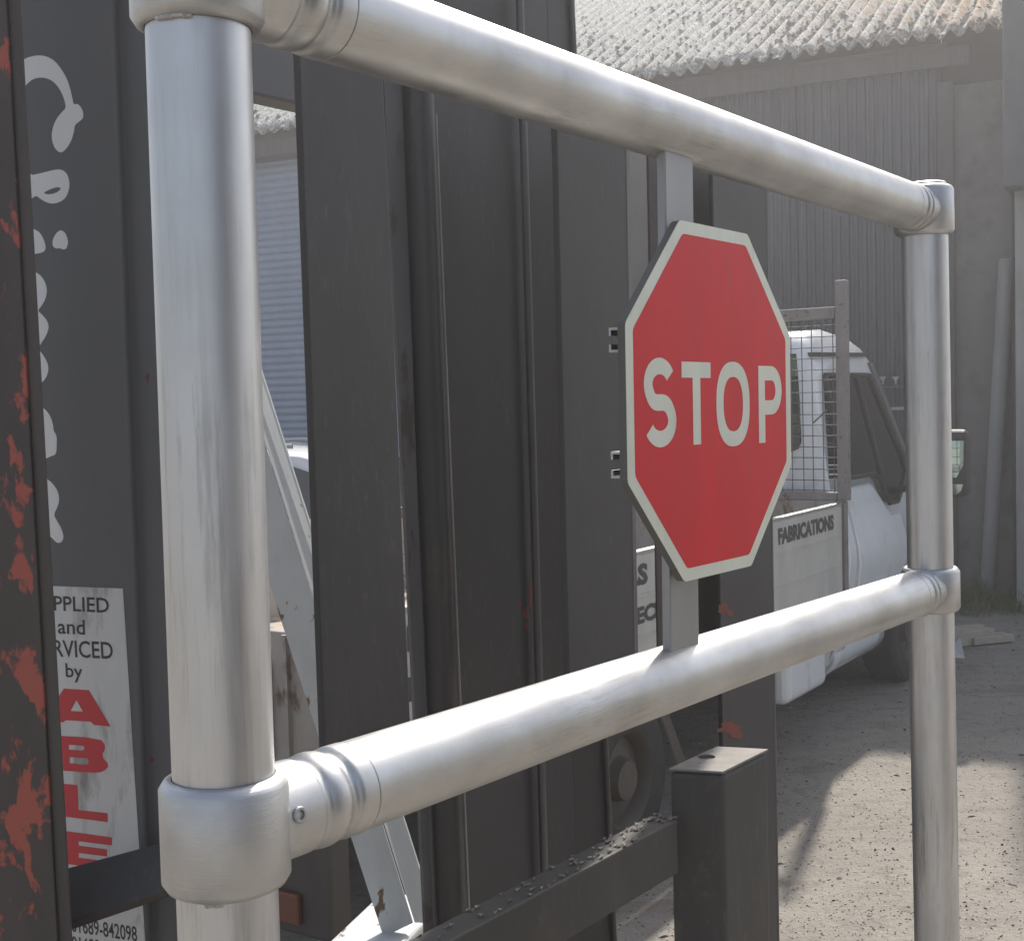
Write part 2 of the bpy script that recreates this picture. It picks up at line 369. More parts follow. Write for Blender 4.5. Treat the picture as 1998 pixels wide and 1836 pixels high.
# roller shutter of separate slats
z_st, pitch = wpt(550, 300).z, .073
sm = MB(); prof = []
for i in range(9):
    t = i / 8; prof.append((-.5 * pitch + t * pitch, .012 + .013 * math.sin(math.pi * min(1, t * 1.25)) if t < .8 else .006))
L = u_sh1 - u_sh0
for x in (0, 1):
    for z, d in prof: sm.v.append(WD * (L * x) + UP * z + WN * d)
for i in range(8): sm.f.append((i, i + 1, 9 + i + 1, 9 + i)); sm.sm.append(i < 6)
slat0 = None; nsl = int((z_st - .05) / pitch)
for i in range(nsl):
    z = z_st - pitch * (i + .5)
    if slat0 is None:
        slat0 = sm.build("shutter_slat", SHUT); slat0.parent = barn; o = slat0
    else:
        o = slat0.copy(); COL.objects.link(o)
    o.location = W(u_sh0, z, -.12) - WALL0
wbox(u_sh0 - .08, u_sh1 + .08, z_st - .05, wpt(550, 268).z + .0, -.10, .12).build("shutter_hood", DARKWALL, barn, .01)
for uu in (u_sh0 - .04, u_sh1 + .04): wbox(uu - .04, uu + .04, 0, z_st - .055, -.16, .02).build("shutter_guide", TRIM, barn)
wbox(u_sh0 - .4, u_sh1 + .4, 0, z_st + .2, -.32, -.301).build("back_wall", DARKWALL, barn)
# far sides so that the barn is a closed building
MB().hexa([W(u_l, 0, -.3), W(u_l, EZ, -.3), W(u_l, EZ, -8), W(u_l, 0, -8)], WD * -.2).build("side_wall", DARKWALL, barn)
MB().hexa([W(u_r + .003, 0, -.3), W(u_r + .003, EZ - .1, -.3), W(u_r + .003, EZ - .1, -8), W(u_r + .003, 0, -8)], WD * .2).build("side_wall", WALLM, barn)

# neighbouring store at the right edge: pale block pillar with an overhanging grey box
p_l = wpt(1981, 700, .25); uL = (p_l - WALL0).dot(WD)
store = empty("store_shed", W(uL, 0, .25), "pale block pillar under an overhanging grey box at the right edge", "shed")
wbox(uL, uL + 3.0, 0, on(1985, 366, WALL0 + WN * .25, WN).z, .003, .25).build("pillar", PILLAR, store, .01)
wbox(uL - .035, uL + .003 - .005, 0, on(1985, 366, WALL0 + WN * .25, WN).z - .01, .004, .10).build("corner_strip", TIMBER, store)
q = on(1957, 366, WALL0 + WN * .5, WN); uB = (q - WALL0).dot(WD)
wbox(uB, uB + 3.2, q.z, q.z + 2.6, .004, .5).build("shutter_box", TRIM, store, .01)

# leaning pipe against the barn wall
pa, pb = at_z(1925, 1180, 0.0), wpt(1964, 505, .12)
d = pb - pa
MB().lathe(pa, d, [(0, .056), (d.length - .02, .056), (d.length, .048)], 20).thing("leaning_pipe", PIPE, "pale grey round pipe leaning on the barn wall", "pipe")

# ================================================================ THE TRUCK
T = horizon_dir(2695); PW = Vector((-T.y, T.x, 0))          # along the truck (forwards), across it (to its far side)
TC = at(1650, 984, 6.3); TOPZ = TC.z
T0 = Vector((TC.x, TC.y, 0))
def K(s, w, z): return T0 + T * s + PW * w + UP * z
truck = empty("pickup_truck", T0, "white dropside pickup truck with wire mesh headboard and lettered side boards", "truck")
def tbox(s0, s1, w0, w1, z0, z1): return MB().box(K((s0 + s1) / 2, (w0 + w1) / 2, (z0 + z1) / 2), T * ((s1 - s0) / 2), PW * ((w1 - w0) / 2), UP * ((z1 - z0) / 2))
BL, BW, BZ = -3.75, 2.15, TOPZ - .43                       # bed length, width and floor height
near_board = tbox(BL, -.055, 0, .028, BZ, TOPZ).build("side_board", BOARD, truck, .004)
tbox(BL, -.055, BW - .028, BW, BZ, TOPZ).build("side_board", BEDIN, truck, .004)
tail = tbox(BL - .032, BL - .003, .0, BW, BZ, TOPZ - .005).build("tail_board", BEDRUST, truck, .004)
tbox(BL, -.0, .03, BW - .03, BZ - .06, BZ + .0).build("bed_floor", BEDIN, truck)
tbox(-.05, .0, .0, BW, BZ - .06, TOPZ + .02).build("headboard_panel", BEDRUST, truck, .004)
# top edge cap of the near board catches the sun
tbox(BL, -.06, -.004, .032, TOPZ + .001, TOPZ + .012).build("board_cap", FLATALU, near_board)
# rolled seams of the side board
for z in (TOPZ - .145, TOPZ - .29): tbox(BL + .02, -.08, -.005, -.001, z - .004, z + .004).build("panel_rib", BOARD, near_board)
# hinge post and strap
tbox(-.052, .0, -.012, -.0005, BZ - .1, TOPZ + .015).build("corner_post", GREYPOST, truck, .003)
zt = on(1645, 548, K(0, 0, 0), PW).z
ztb = zt - .12
tbox(-.048, .005, -.028, .024, TOPZ + .021, zt).build("headboard_post", GREYPOST, truck, .005)
tbox(-.048, .005, BW - .024, BW + .028, TOPZ + .021, zt).build("headboard_post", GREYPOST, truck, .005)
zc = on(1632, 597, K(-.05, 0, 0), PW).z
tbox(-.046, .003, .027, BW - .027, zc - .055, zc).build("headboard_rail", GREYPOST, truck, .004)
tbox(-.046, .003, .027, BW - .027, TOPZ + .021, TOPZ + .06).build("headboard_rail", GREYPOST, truck, .004)
m = MB(); w = .045; jit = random.Random(5)
while w < BW - .03:
    m.tube(K(-.02, w + jit.uniform(-.003, .003), TOPZ + .06), K(-.02, w + jit.uniform(-.003, .003), zc - .05), .0026, 5); w += .053
z = TOPZ + .065
while z < zc - .05:
    m.tube(K(-.016, .024, z + jit.uniform(-.003, .003)), K(-.016, BW - .024, z + jit.uniform(-.004, .004)), .0026, 5); z += .0535
m.build("wire_mesh", WIRE, truck, kind="stuff")
m = MB(); pA = on(1586, 826, K(-.03, 0, 0), T); pB = on(1614, 800, K(-.03, 0, 0), T)
m.tube(pA, pB, .004, 6).build("bent_wire", WIRE, truck)
# chassis and under-bed
for w in (.62, 1.45): tbox(BL + .1, 2.0, w, w + .09, BZ - .22, BZ - .065).build("chassis_rail", STEEL, truck)
for s in (-3.2, -2.6, -1.6, -1.0, -.4): tbox(s, s + .08, .06, BW - .06, BZ - .12, BZ - .062).build("cross_member", STEEL, truck)
tbox(-.62, -.10, .06, .30, .27, BZ - .13).build("side_locker", VAN, truck, .05, 4)
# rear lamp cluster and tail details
wl_ = lambda px: (on(px, 1760, K(BL, 0, 0), T) - T0).dot(PW)
tl = tbox(BL + .02, BL + .10, .03, .52, .34, .60).build("lamp_housing", STILESIDE, truck, .01)
tbox(BL - .0, BL + .018, wl_(580), wl_(538), .375, .455).build("indicator_lens", ORANGE, tl, .004)
tbox(BL + .0, BL + .018, wl_(534), wl_(470), .375, .455).build("stop_lens", RED_PRINT, tl, .004)
tbox(BL - .05, BL - .0325, .15, .25, BZ - .02 + .12, TOPZ - .08).build("latch_plate", BEDRUST, tail, .008)
pc = K(BL - .051, .20, TOPZ - .21); MB().lathe(pc, -T, [(0, .038), (.02, .036), (.03, .02)], 16).build("latch_bolt", STILESIDE, tail)
tbox(BL - .045, BL - .0325, .09, .105, BZ + .02, TOPZ - .01).build("tail_rib", BEDRUST, tail)
# rear and front wheels
def wheel(s, w, r, wid, front=False):
    wc = K(s, w, r); a = -PW
    prof = [(-wid / 2, r * .58), (-wid / 2, r * .93), (-wid / 2 + .02, r), (wid / 2 - .02, r), (wid / 2, r * .93), (wid / 2 - .002, r * .8), (wid / 2 - .008, r * .60)]
    ty = MB().lathe(wc, a, prof, 40, caps=False)
    t = ty.build("tyre", RUBBER, truck)
    MB().lathe(wc, a, [(-wid / 2 + .01, r * .58), (wid / 2 - .006, r * .60), (wid / 2 - .02, r * .56), (wid / 2 - .06, r * .52), (wid / 2 - .05, r * .28), (wid / 2 - .01, r * .24), (wid / 2 - .01, 0.005)], 40).build("rim", RIM, t)
sR = (on(1232, 1500, K(0, .1, 0), PW) - T0).dot(T)
wheel(sR, .20, .30, .19); wheel(sR, BW - .20, .30, .19)
wheel(1.36, .20, .31, .20); wheel(1.36, BW - .20, .31, .20)
# cab: lofted from a side outline with tumblehome
CW0, CW1 = .105, BW - .105
out = [(.10, .30), (.10, 1.0), (.115, 1.55), (.15, 1.80), (.21, 1.93), (.32, 1.995), (.60, 2.015), (.90, 1.985), (1.07, 1.935), (1.15, 1.87),
       (1.53, 1.19), (1.62, 1.13), (2.0, 1.03), (2.18, .93), (2.24, .75), (2.26, .45), (2.2, .33), (1.80, .33), (1.78, .48), (1.70, .62), (1.56, .71), (1.36, .74), (1.16, .71), (1.02, .62), (.95, .48), (.93, .27), (.5, .25), (.16, .25)]
def inset(z): return 0.0 if z < 1.05 else .17 * ((z - 1.05) / .92) ** 1.25
def cab_side(z):                         # a soft swell: tuck-in at the sill, crease at mid-height
    return .05 * max(0, (.55 - z) / .3) ** 1.5 - .018 * math.exp(-((z - .86) / .16) ** 2)
cc = (.9, .95)
def slice_(shrink, wfun):
    r = []
    for s, z in out:
        s2, z2 = cc[0] + (s - cc[0]) * (1 - shrink), cc[1] + (z - cc[1]) * (1 - shrink)
        r.append(wfun(s2, z2))
    return r
m = MB(); n = len(out); rings = []
for sh, dw in ((.045, .0), (.018, .018), (.0, .055)):
    rings.append(slice_(sh, lambda s, z, dw=dw: K(s, CW0 + inset(z) + dw + cab_side(z), z)))
for sh, dw in ((.0, .055), (.018, .018), (.045, .0)):
    rings.append(slice_(sh, lambda s, z, dw=dw: K(s, CW1 - inset(z) - dw - cab_side(z), z)))
for r in rings: m.v += r
for k in range(len(rings) - 1):
    for i in range(n):
        j = (i + 1) % n; m.f.append((k * n + i, k * n + j, (k + 1) * n + j, (k + 1) * n + i)); m.sm.append(True)
m.f.append(tuple(range(n))); m.sm.append(False)
m.f.append(tuple((len(rings) - 1) * n + i for i in range(n - 1, -1, -1))); m.sm.append(False)
cab = m.build("cab", VAN, truck)
SIDEWIN = [(.34, 1.24), (.365, 1.77), (1.06, 1.77), (1.40, 1.215), (1.15, 1.06), (1.0, 1.06), (.90, 1.20), (.80, 1.235)]
WSN = (T * .875 + UP * .485)
def wsq(off): return [p + WSN * off for p in (K(1.185, CW0 + .24, 1.815), K(1.185, CW1 - .24, 1.815), K(1.505, CW1 - .12, 1.235), K(1.505, CW0 + .12, 1.235))]
rw = [(1541, 690), (1549, 720), (1556, 780), (1561, 840), (1562, 862), (1557, 876), (1545, 881)]
rpts = [K(.088, (on(px, py, K(.1, 0, 0), T) - T0).dot(PW), on(px, py, K(.1, 0, 0), T).z) for px, py in rw]
rpts = rpts + [K(.088, BW - (p - T0).dot(PW), p.z) for p in reversed(rpts)]
cut = [MB().prism([K(s, -.5, z) for s, z in SIDEWIN], PW * (BW + 1)), MB().prism(wsq(-.45), WSN * .8), MB().prism([p - T * .1 for p in rpts], T * .5)]
cutters = [c_.build("cutter", None, truck) for c_ in cut]
for c_ in cutters:
    bo = cab.modifiers.new("cut", 'BOOLEAN'); bo.operation = 'DIFFERENCE'; bo.object = c_; bo.solver = 'EXACT'
dg = bpy.context.evaluated_depsgraph_get(); dg.update()
nm_ = bpy.data.meshes.new_from_object(cab.evaluated_get(dg)); cab.modifiers.clear(); old = cab.data; cab.data = nm_; bpy.data.meshes.remove(old)
for c_ in cutters: bpy.data.objects.remove(c_)
nm_.materials.clear(); nm_.materials.append(VAN); nm_.materials.append(BLACKP)
for p_ in nm_.polygons:                       # the cabin lining is dark trim
    q_ = p_.center + T0 - T0; v_ = Vector(p_.center); s_, w_2, z_ = v_.dot(T), v_.dot(PW), v_.z
    inside = .20 < s_ < 1.49 and CW0 + inset(z_) + .03 < w_2 < CW1 - inset(z_) - .03 and 1.0 < z_ < 1.90 and abs(p_.normal.dot(PW)) < .9
    if inside and not (z_ > 1.86 and p_.normal.z > .2) and not (p_.normal.dot(WSN) > .6) and p_.normal.dot(T) > -.95: p_.material_index = 1
def torus(c, ax, R_, r_2, n1=28, n2=8):
    ax = Vector(ax).normalized(); e1 = ax.orthogonal().normalized(); e2 = ax.cross(e1); m = MB()
    for i in range(n1):
        a = 2 * math.pi * i / n1; d = e1 * math.cos(a) + e2 * math.sin(a)
        for j in range(n2):
            b = 2 * math.pi * j / n2; m.v.append(c + d * (R_ + r_2 * math.cos(b)) + ax * (r_2 * math.sin(b)))
    for i in range(n1):
        for j in range(n2):
            m.f.append((i * n2 + j, ((i + 1) % n1) * n2 + j, ((i + 1) % n1) * n2 + (j + 1) % n2, i * n2 + (j + 1) % n2)); m.sm.append(True)
    return m
torus(K(1.03, .55, 1.24), T * -.75 + UP * .65, .19, .014).build("steering_wheel", BLACKP, cab)
for w in (.55, 1.15, 1.62): tbox(.36, .46, w - .16, w + .16, 1.22, 1.62).build("seat_back", TRIM, cab, .04, 3)
# door skin with swage line
def skin(name, s0, s1, z0, z1, off, mat, parent, ns=10, nz=26, cut=None):
    m = MB()
    for j in range(nz + 1):
        z = z0 + (z1 - z0) * j / nz
        for i in range(ns + 1):
            s = s0 + (s1 - s0) * i / ns
            zz = z
            if cut and j == nz: zz = cut(s)
            elif cut: zz = z0 + (cut(s) - z0) * j / nz
            bulge = cab_side(zz) * 1.6 - .03 * math.sin(math.pi * (zz - z0) / (z1 - z0))
            m.v.append(K(s, CW0 + inset(zz) + off + bulge, zz))
    for j in range(nz):
        for i in range(ns):
            a = j * (ns + 1) + i; m.f.append((a, a + 1, a + ns + 2, a + ns + 1)); m.sm.append(True)
    o = m.build(name, mat, parent)
    sl = o.modifiers.new("thick", 'SOLIDIFY'); sl.thickness = .012; sl.offset = 0
    return o
def belt(s):                              # window line steps down towards the mirror
    return 1.19 if s < .78 else (1.19 - (s - .78) / .16 * .19 if s < .94 else 1.0)
door = skin("door", .30, 1.12, .42, 1.0, -.012, VAN, truck, 26, 30, belt)
skin("rear_quarter", .13, .285, .30, 1.16, -.010, VAN, cab, 4, 20)
skin("sill", .14, .93, .255, .405, .0, VAN, cab, 8, 6)
p = on(1672, 1112, K(0, CW0 - .045, 0), PW); MB().lathe(p, -PW, [(0, .026), (.012, .025), (.016, .018)], 18).build("fuel_cap", BLACKP, cab)
# side glass between dark rubber seals
def side_pt(s, z, off): return K(s, CW0 + inset(z) + off, z)
def panel(name, pts, off, th, mat, parent): return MB().prism([side_pt(s, z, off) for s, z in pts], PW * th).build(name, mat, parent)
sl_ = MB(); ring = [side_pt(a, z, -.004) for a, z in SIDEWIN]
for i in range(len(ring)): sl_.tube(ring[i], ring[(i + 1) % len(ring)], .013, 8)
sl_.tube(side_pt(.84, 1.77, -.004), side_pt(.955, 1.16, -.004), .012, 8)
sl_.build("window_seal", BLACKP, door)
panel("window_pane", [(.34, 1.24), (.365, 1.77), (.83, 1.77), (.935, 1.20), (.90, 1.20), (.80, 1.235)], .002, .004, PANE, door)
panel("window_pane", [(.85, 1.77), (1.06, 1.77), (1.40, 1.215), (1.15, 1.06), (1.0, 1.06), (.965, 1.13)], .002, .004, PANE, door)
panel("windscreen_pillar", [(1.08, 1.84), (1.14, 1.84), (1.52, 1.19), (1.47, 1.19)], -.012, .01, TRIM, cab)
# windscreen, rear window
MB().prism([p + T * .015 for p in rpts], T * .005).build("rear_window", PANE, cab)
MB().hexa(wsq(.004), WSN * .005).build("windscreen", PANE, cab)
# drip rail, roof aerial bar
a0, a1 = K(.22, CW0 + .130, 1.875), K(1.10, CW0 + .130, 1.885)
MB().hexa([a0 - UP * .010, a1 - UP * .010, a1 + UP * .010, a0 + UP * .010], PW * .03).build("drip_rail", BLACKP, cab)
MB().tube(K(.30, CW0 + .5, 2.06), K(.75, CW0 + .5, 2.06), .012, 8).build("roof_bar", BLACKP, cab)
for s in (.34, .70): MB().tube(K(s, CW0 + .5, 1.98), K(s, CW0 + .5, 2.052), .010, 8).build("bar_foot", BLACKP, cab)
# door mirrors on both sides
for side in (0, 1):
    sg = 1 if side == 0 else -1
    def Mx(s, w, z): return K(s, (CW0 - w) if side == 0 else (CW1 + w), z)
    c0 = Mx(1.13, .325, 1.275)
    mir = MB().box(c0, T * .05, PW * .082, UP * .185).build("door_mirror", BLACKP, truck, .045, 4)
    gpts = [(.265, 1.40), (.385, 1.40), (.382, 1.27), (.345, 1.20), (.305, 1.20), (.265, 1.28)]
    MB().prism([Mx(1.077, a, z) for a, z in gpts], T * .004).build("mirror_glass", MIRROR, mir)
    g2 = [(.270, 1.165), (.380, 1.165), (.370, 1.13), (.34, 1.105), (.30, 1.115)]
    MB().prism([Mx(1.077, a, z) for a, z in g2], T * .004).build("mirror_glass", MIRROR, mir)
    MB().tube(Mx(1.16, -.01, 1.12), Mx(1.14, .27, 1.18), .02, 8).build("mirror_arm", BLACKP, mir)
tbox(2.20, 2.30, CW0 + .04, CW1 - .04, .34, .56).build("bumper", BLACKP, truck, .03, 3)
for w in (CW0 + .10, CW1 - .40): tbox(2.14, 2.255, w, w + .30, .70, .88).build("headlight", GLASS, truck, .03, 3)

# ---------------------------------------------------------------- lettering helpers
def glyph_islands(body, bold=0.0):
    cu = bpy.data.curves.new("t", 'FONT'); cu.body = body; cu.size = 1.0; cu.offset = bold; cu.resolution_u = 3
    ob = bpy.data.objects.new("t", cu); COL.objects.link(ob)
    dg = bpy.context.evaluated_depsgraph_get(); dg.update()
    me = bpy.data.meshes.new_from_object(ob.evaluated_get(dg))
    vs = [(v.co.x, v.co.y) for v in me.vertices]; fs = [tuple(p.vertices) for p in me.polygons]
    bpy.data.objects.remove(ob); bpy.data.curves.remove(cu); bpy.data.meshes.remove(me)
    par = list(range(len(vs)))
    def find(a):
        while par[a] != a: par[a] = par[par[a]]; a = par[a]
        return a
    for f in fs:
        for i in f[1:]: par[find(i)] = find(f[0])
    # near-duplicate vertices on glyph seams
    seen = {}
    for i, v in enumerate(vs):
        k = (round(v[0], 4), round(v[1], 4))
        if k in seen: par[find(i)] = find(seen[k])
        else: seen[k] = i
    g = {}
    for f in fs: g.setdefault(find(f[0]), []).append(f)
    used = [i for f in fs for i in f]
    x0 = min(vs[i][0] for i in used); x1 = max(vs[i][0] for i in used); y0 = min(vs[i][1] for i in used); y1 = max(vs[i][1] for i in used)
    outp = []
    for fl in g.values():
        ids = sorted({i for f in fl for i in f}); mp = {i: k for k, i in enumerate(ids)}
        outp.append(([((vs[i][0] - x0) / (x1 - x0), (vs[i][1] - y0) / (y1 - y0)) for i in ids], [tuple(mp[i] for i in f) for f in fl]))
    return outp
def write(body, TL, TR, BL_, lift, mat, parent, bold=0.0, name="letter"):   # fit a line of text to three corners
    TL, TR, BL_ = Vector(TL), Vector(TR), Vector(BL_)
    ex, ey = TR - TL, TL - BL_
    for vs, fs in glyph_islands(body, bold):
        m = MB(); m.add([BL_ + ex * x + ey * y + lift for x, y in vs], fs)
        m.build(name, mat, parent)
def slab(ch, lo, hi):                    # condensed slab-serif capitals as polygons in a unit box, used for the truck boards
    pass

# writing on the truck's side board
bp0 = K(0, -.0008, 0)
def B(px, py): return on(px, py, bp0, PW)
lift = -PW * .0012
write("FABRICATIONS", B(1518, 1031), B(1626, 1003), B(1519, 1064), lift, BLACK_PRINT, near_board, .055)
write("RS", B(1222, 1104), B(1263, 1097), B(1223, 1147), lift, BLACK_PRINT, near_board, .05)
write("ECI", B(1241, 1186), B(1284, 1172), B(1242, 1220), lift, BLACK_PRINT, near_board, .05)
write("E", B(794, 1221), B(815, 1216), B(795, 1272), lift, BLACK_PRINT, near_board, .05)
MB().hexa([B(795, 1322), B(840, 1310), B(840, 1358), B(795, 1370)], -PW * .0012).build("dark_stripe", BLACK_PRINT, near_board)

# ================================================================ white car beyond the truck
CY0 = 8.0
cx0 = at(600, 900, CY0).x                 # foot of the windscreen roof edge
CD, CN = Vector((.985, -.17, 0)).normalized(), Vector((.17, .985, 0)).normalized()
cbase = Vector((cx0, CY0, 0))
car = empty("parked_car", cbase, "white car parked in front of the blue-grey roller shutter", "car")
def Cc(s, w, z): return cbase + CD * s + CN * w + UP * z
prof = [(-2.45, .30), (-2.5, .75), (-2.40, .98), (-1.95, 1.30), (-1.5, 1.385), (-.6, 1.42), (-.10, 1.385), (.10, 1.33), (.62, .985), (.75, .945), (1.45, .86), (1.62, .70), (1.64, .30)]
m = MB(); rg = []
def cins(z): return .18 * max(0, (z - .95) / .45)
for sh, dw in ((.04, 0), (.0, .04)):
    rg.append([Cc(-.4 + (s + .4) * (1 - sh), cins(z) + dw, .8 + (z - .8) * (1 - sh)) for s, z in prof])
for sh, dw in ((.0, .04), (.04, 0)):
    rg.append([Cc(-.4 + (s + .4) * (1 - sh), 1.72 - cins(z) - dw, .8 + (z - .8) * (1 - sh)) for s, z in prof])
n = len(prof)
for r in rg: m.v += r
for k in range(3):
    for i in range(n):
        j = (i + 1) % n; m.f.append((k * n + i, k * n + j, (k + 1) * n + j, (k + 1) * n + i)); m.sm.append(True)
m.f.append(tuple(range(n))); m.sm.append(False); m.f.append(tuple(3 * n + i for i in range(n - 1, -1, -1))); m.sm.append(False)
m.build("body", VAN, car)
def cpan(name, pts, off, mat): MB().prism([Cc(s, cins(z) + off, z) for s, z in pts], CN * .006).build(name, mat, car)
cpan("side_window", [(-1.75, 1.0), (-1.6, 1.27), (-.85, 1.33), (-.85, .98)], -.004, GLASS)
cpan("side_window", [(-.78, .98), (-.78, 1.33), (-.16, 1.31), (.02, 1.25), (.40, .985)], -.004, GLASS)
MB().hexa([Cc(.14, .22, 1.312), Cc(.14, 1.50, 1.312), Cc(.60, 1.62, 1.005), Cc(.60, .10, 1.005)], (CD * .5 + UP) * .006).build("windscreen", GLASS, car)
for w in (.16, 1.5): MB().tube(Cc(-1.5, w, 1.425), Cc(-.15, w, 1.43), .016, 8).build("roof_rail", FLATALU, car)
for s in (-1.75, .85):
    for w in (.10, 1.62):
        MB().lathe(Cc(s, w - .09, .30), CN, [(0, .18), (0, .28), (.02, .30), (.16, .30), (.18, .28), (.18, .18)], 24).build("wheel", RUBBER, car)
mm = MB().box(Cc(.42, -.10, 1.03), CD * .05, CN * .09, UP * .06).build("door_mirror", VAN, car, .03, 3)

# ================================================================ white braced stand behind the mast
stand = empty("braced_stand", at_z(760, 2600, 0), "chipped white angle-iron brace on a box base, leaning between post and mast", "steel stand")
YS = 2.62
def S(px, py, dy=0): return at(px, py, YS + dy)
thk = Vector((.0, .006, .0))
web = MB().hexa([S(300 + 20, 505), S(352 + 20, 400), S(806, 1800), S(748, 1828)], thk).build("brace_web", WHITESTEEL, stand, .001)
e = Vector((0.0, -.055, 0))
MB().hexa([S(375, 409, -.003), S(440, 505, .05), S(852, 1800, .05), S(809, 1800, -.003)], Vector((.002, .006, 0))).build("brace_flange", WHITESTEEL, stand, .001)
b0 = S(690, 1836, -.05)
zb = S(745, 1815).z
bx = S(745, 1812)
MB().box(Vector((bx.x - .0, bx.y + .05, zb - .16)), Vector((.075, -.02, 0)), Vector((.05, .16, 0)), UP * .155).build("box_base", WHITESTEEL, stand, .012, 3)
MB().box(Vector((bx.x - .0, bx.y + .05, (zb - .32) / 2)), Vector((.045, 0, 0)), Vector((0, .045, 0)), UP * ((zb - .322) / 2)).build("leg", WHITESTEEL, stand, .004)

# ================================================================ THE LIFT MAST (left upright with lettering, right upright, cross beams)
U = horizon_dir(2905); NF = Vector((U.y, -U.x, 0))        # along the barrier; NF faces the camera's side
if NF.y > 0: NF = -NF
def plane(px, y): p = at(px, 760, y); return p
PM = plane(950, 2.30)
def M_(px, py, off=0.0): return on(px, py, PM + NF * off, NF)
mast = empty("lift_mast", Vector((PM.x, PM.y, 0)), "tall dark lift mast with white script lettering and a service sticker", "mast")
MT = 2.62                                 # height of the mast
def edge(pf, pxt, pxb, z):                # a nearly upright edge surveyed at the picture's top and bottom rows
    a, b = pf(pxt, 0), pf(pxb, 1836)
    return a + (b - a) * ((a.z - z) / (a.z - b.z))
def strip(pf, back, l, r, th, mat, name, parent, bevel=.003, zlo=0.0, zhi=None):
    zhi = zhi or MT
    q = [edge(pf, *l, zlo), edge(pf, *r, zlo), edge(pf, *r, zhi), edge(pf, *l, zhi)]
    return MB().hexa(q, back * th).build(name, mat, parent, bevel)
def mo(off): return lambda px, py: M_(px, py, off)
FLANGE = painted("flaking_grey_flange", (.115, .11, .112), (.085, .08, .08), .55, 9, rust=(.07, .055, .05), rust_at=(.58, .63), rust_scale=20, rust_stretch=(1, 1, .4))
SUNEDGE = painted("painted_sunlit_edge", (.36, .33, .29), (.20, .18, .16), .5, 9)  # pale colour painting sunlight on a flange edge
TUBE = painted("dark_round_tube", (.050, .046, .045), (.036, .034, .034), .36, 6, rust=(.09, .06, .05), rust_at=(.60, .72), rust_scale=10, rust_stretch=(1, 1, .3), dust=.15)
ta, tb_ = edge(mo(.0), 803, 877, 0), edge(mo(.0), 803, 877, MT)
MB().tube(ta, tb_, .0325, 40).build("round_tube", TUBE, mast)
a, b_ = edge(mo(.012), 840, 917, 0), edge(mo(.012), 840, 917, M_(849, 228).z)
MB().tube(a, b_, .0028, 8).build("sunlit_edge", SUNEDGE, mast)  # thin pale rod draws the sunlit line beside the round tube
q = [edge(mo(.0), 741, 832, 0), edge(mo(.0), 780, 846, 0), edge(mo(.0), 780, 846, MT), edge(mo(.0), 741, 832, MT)]
MB().hexa(q, -NF * .006).build("channel_flange", FLANGE, mast)
strip(mo(-.012), -NF, (838, 914), (1008, 1058), .02, STEELR, "face_plate", mast)
a, b_ = edge(mo(.006), 1014, 1066, 0), edge(mo(.006), 1014, 1066, MT)
MB().tube(a, b_, .0075, 10).build("corner_bead", STEELW, mast)
strip(mo(-.03), -NF, (1016, 1070), (1067, 1130), .02, STEEL, "rear_plate", mast)
strip(mo(-.05), -NF, (1066, 1128), (1113, 1196), .02, STEEL, "rear_plate", mast)
a, b_ = edge(mo(-.046), 1115, 1199, 0), edge(mo(-.046), 1115, 1199, MT)
MB().tube(a, b_, .006, 8).build("corner_bead", STEELW, mast)
# header beam and lower bar tie the two uprights
zb0, zb1 = M_(540, 190).z, M_(540, 190).z + .30
a, b_ = M_(300, 190, -.01), M_(800, 190, -.01)
MB().hexa([Vector((a.x, a.y, zb0)), Vector((b_.x, b_.y, zb0)), Vector((b_.x, b_.y, zb1)), Vector((a.x, a.y, zb1))], -NF * .05).build("header_beam", MASTGREY, mast, .004)
# left upright: grey panel (nearly square to the view) and its flanges
PD = (-horizon_dir(-6500)); PN = Vector((PD.y, -PD.x, 0))
if PN.y > 0: PN = -PN
PP = at(180, 760, 1.62)
def L_(px, py, off=0.0): return on(px, py, PP + PN * off, PN)
def lo(off): return lambda px, py: L_(px, py, off)
spanel = strip(lo(0), -PN, (-130, -20), (219, 288), .02, MASTGREY, "side_panel", mast, .004)
strip(lo(-.012), -PN, (221, 290), (330, 400), .03, MASTGREY, "side_flange", mast, .004)
# rusty guide rail in front of the panel
rail = strip(lo(.150), -PN, (-120, -10), (11, 111), .004, RUSTRED, "guide_rail", mast, .0012)
strip(lo(.146), -PN, (12, 112), (38, 139), .003, STILESIDE, "guide_lip", mast, .001)
# lower tie bar in front of the sticker
q = [L_(60, 1715, .10), L_(460, 1600, .02), L_(460, 1690, .02), L_(60, 1826, .10)]
a, b_ = L_(60, 1770, .10), L_(440, 1650, .04)
zz = (M_(250, 1725, .12)).z
t0, t1 = L_(90, 1735, .085), L_(440, 1735, .02)
hz0 = L_(140, 1745, .09)
MB().hexa([L_(110, 1698, .07), L_(450, 1606, -.005), L_(450, 1692, .03), L_(110, 1808, .11)], UP * -.012 - PN * .01).build("tie_bar", RACK, mast, .002)
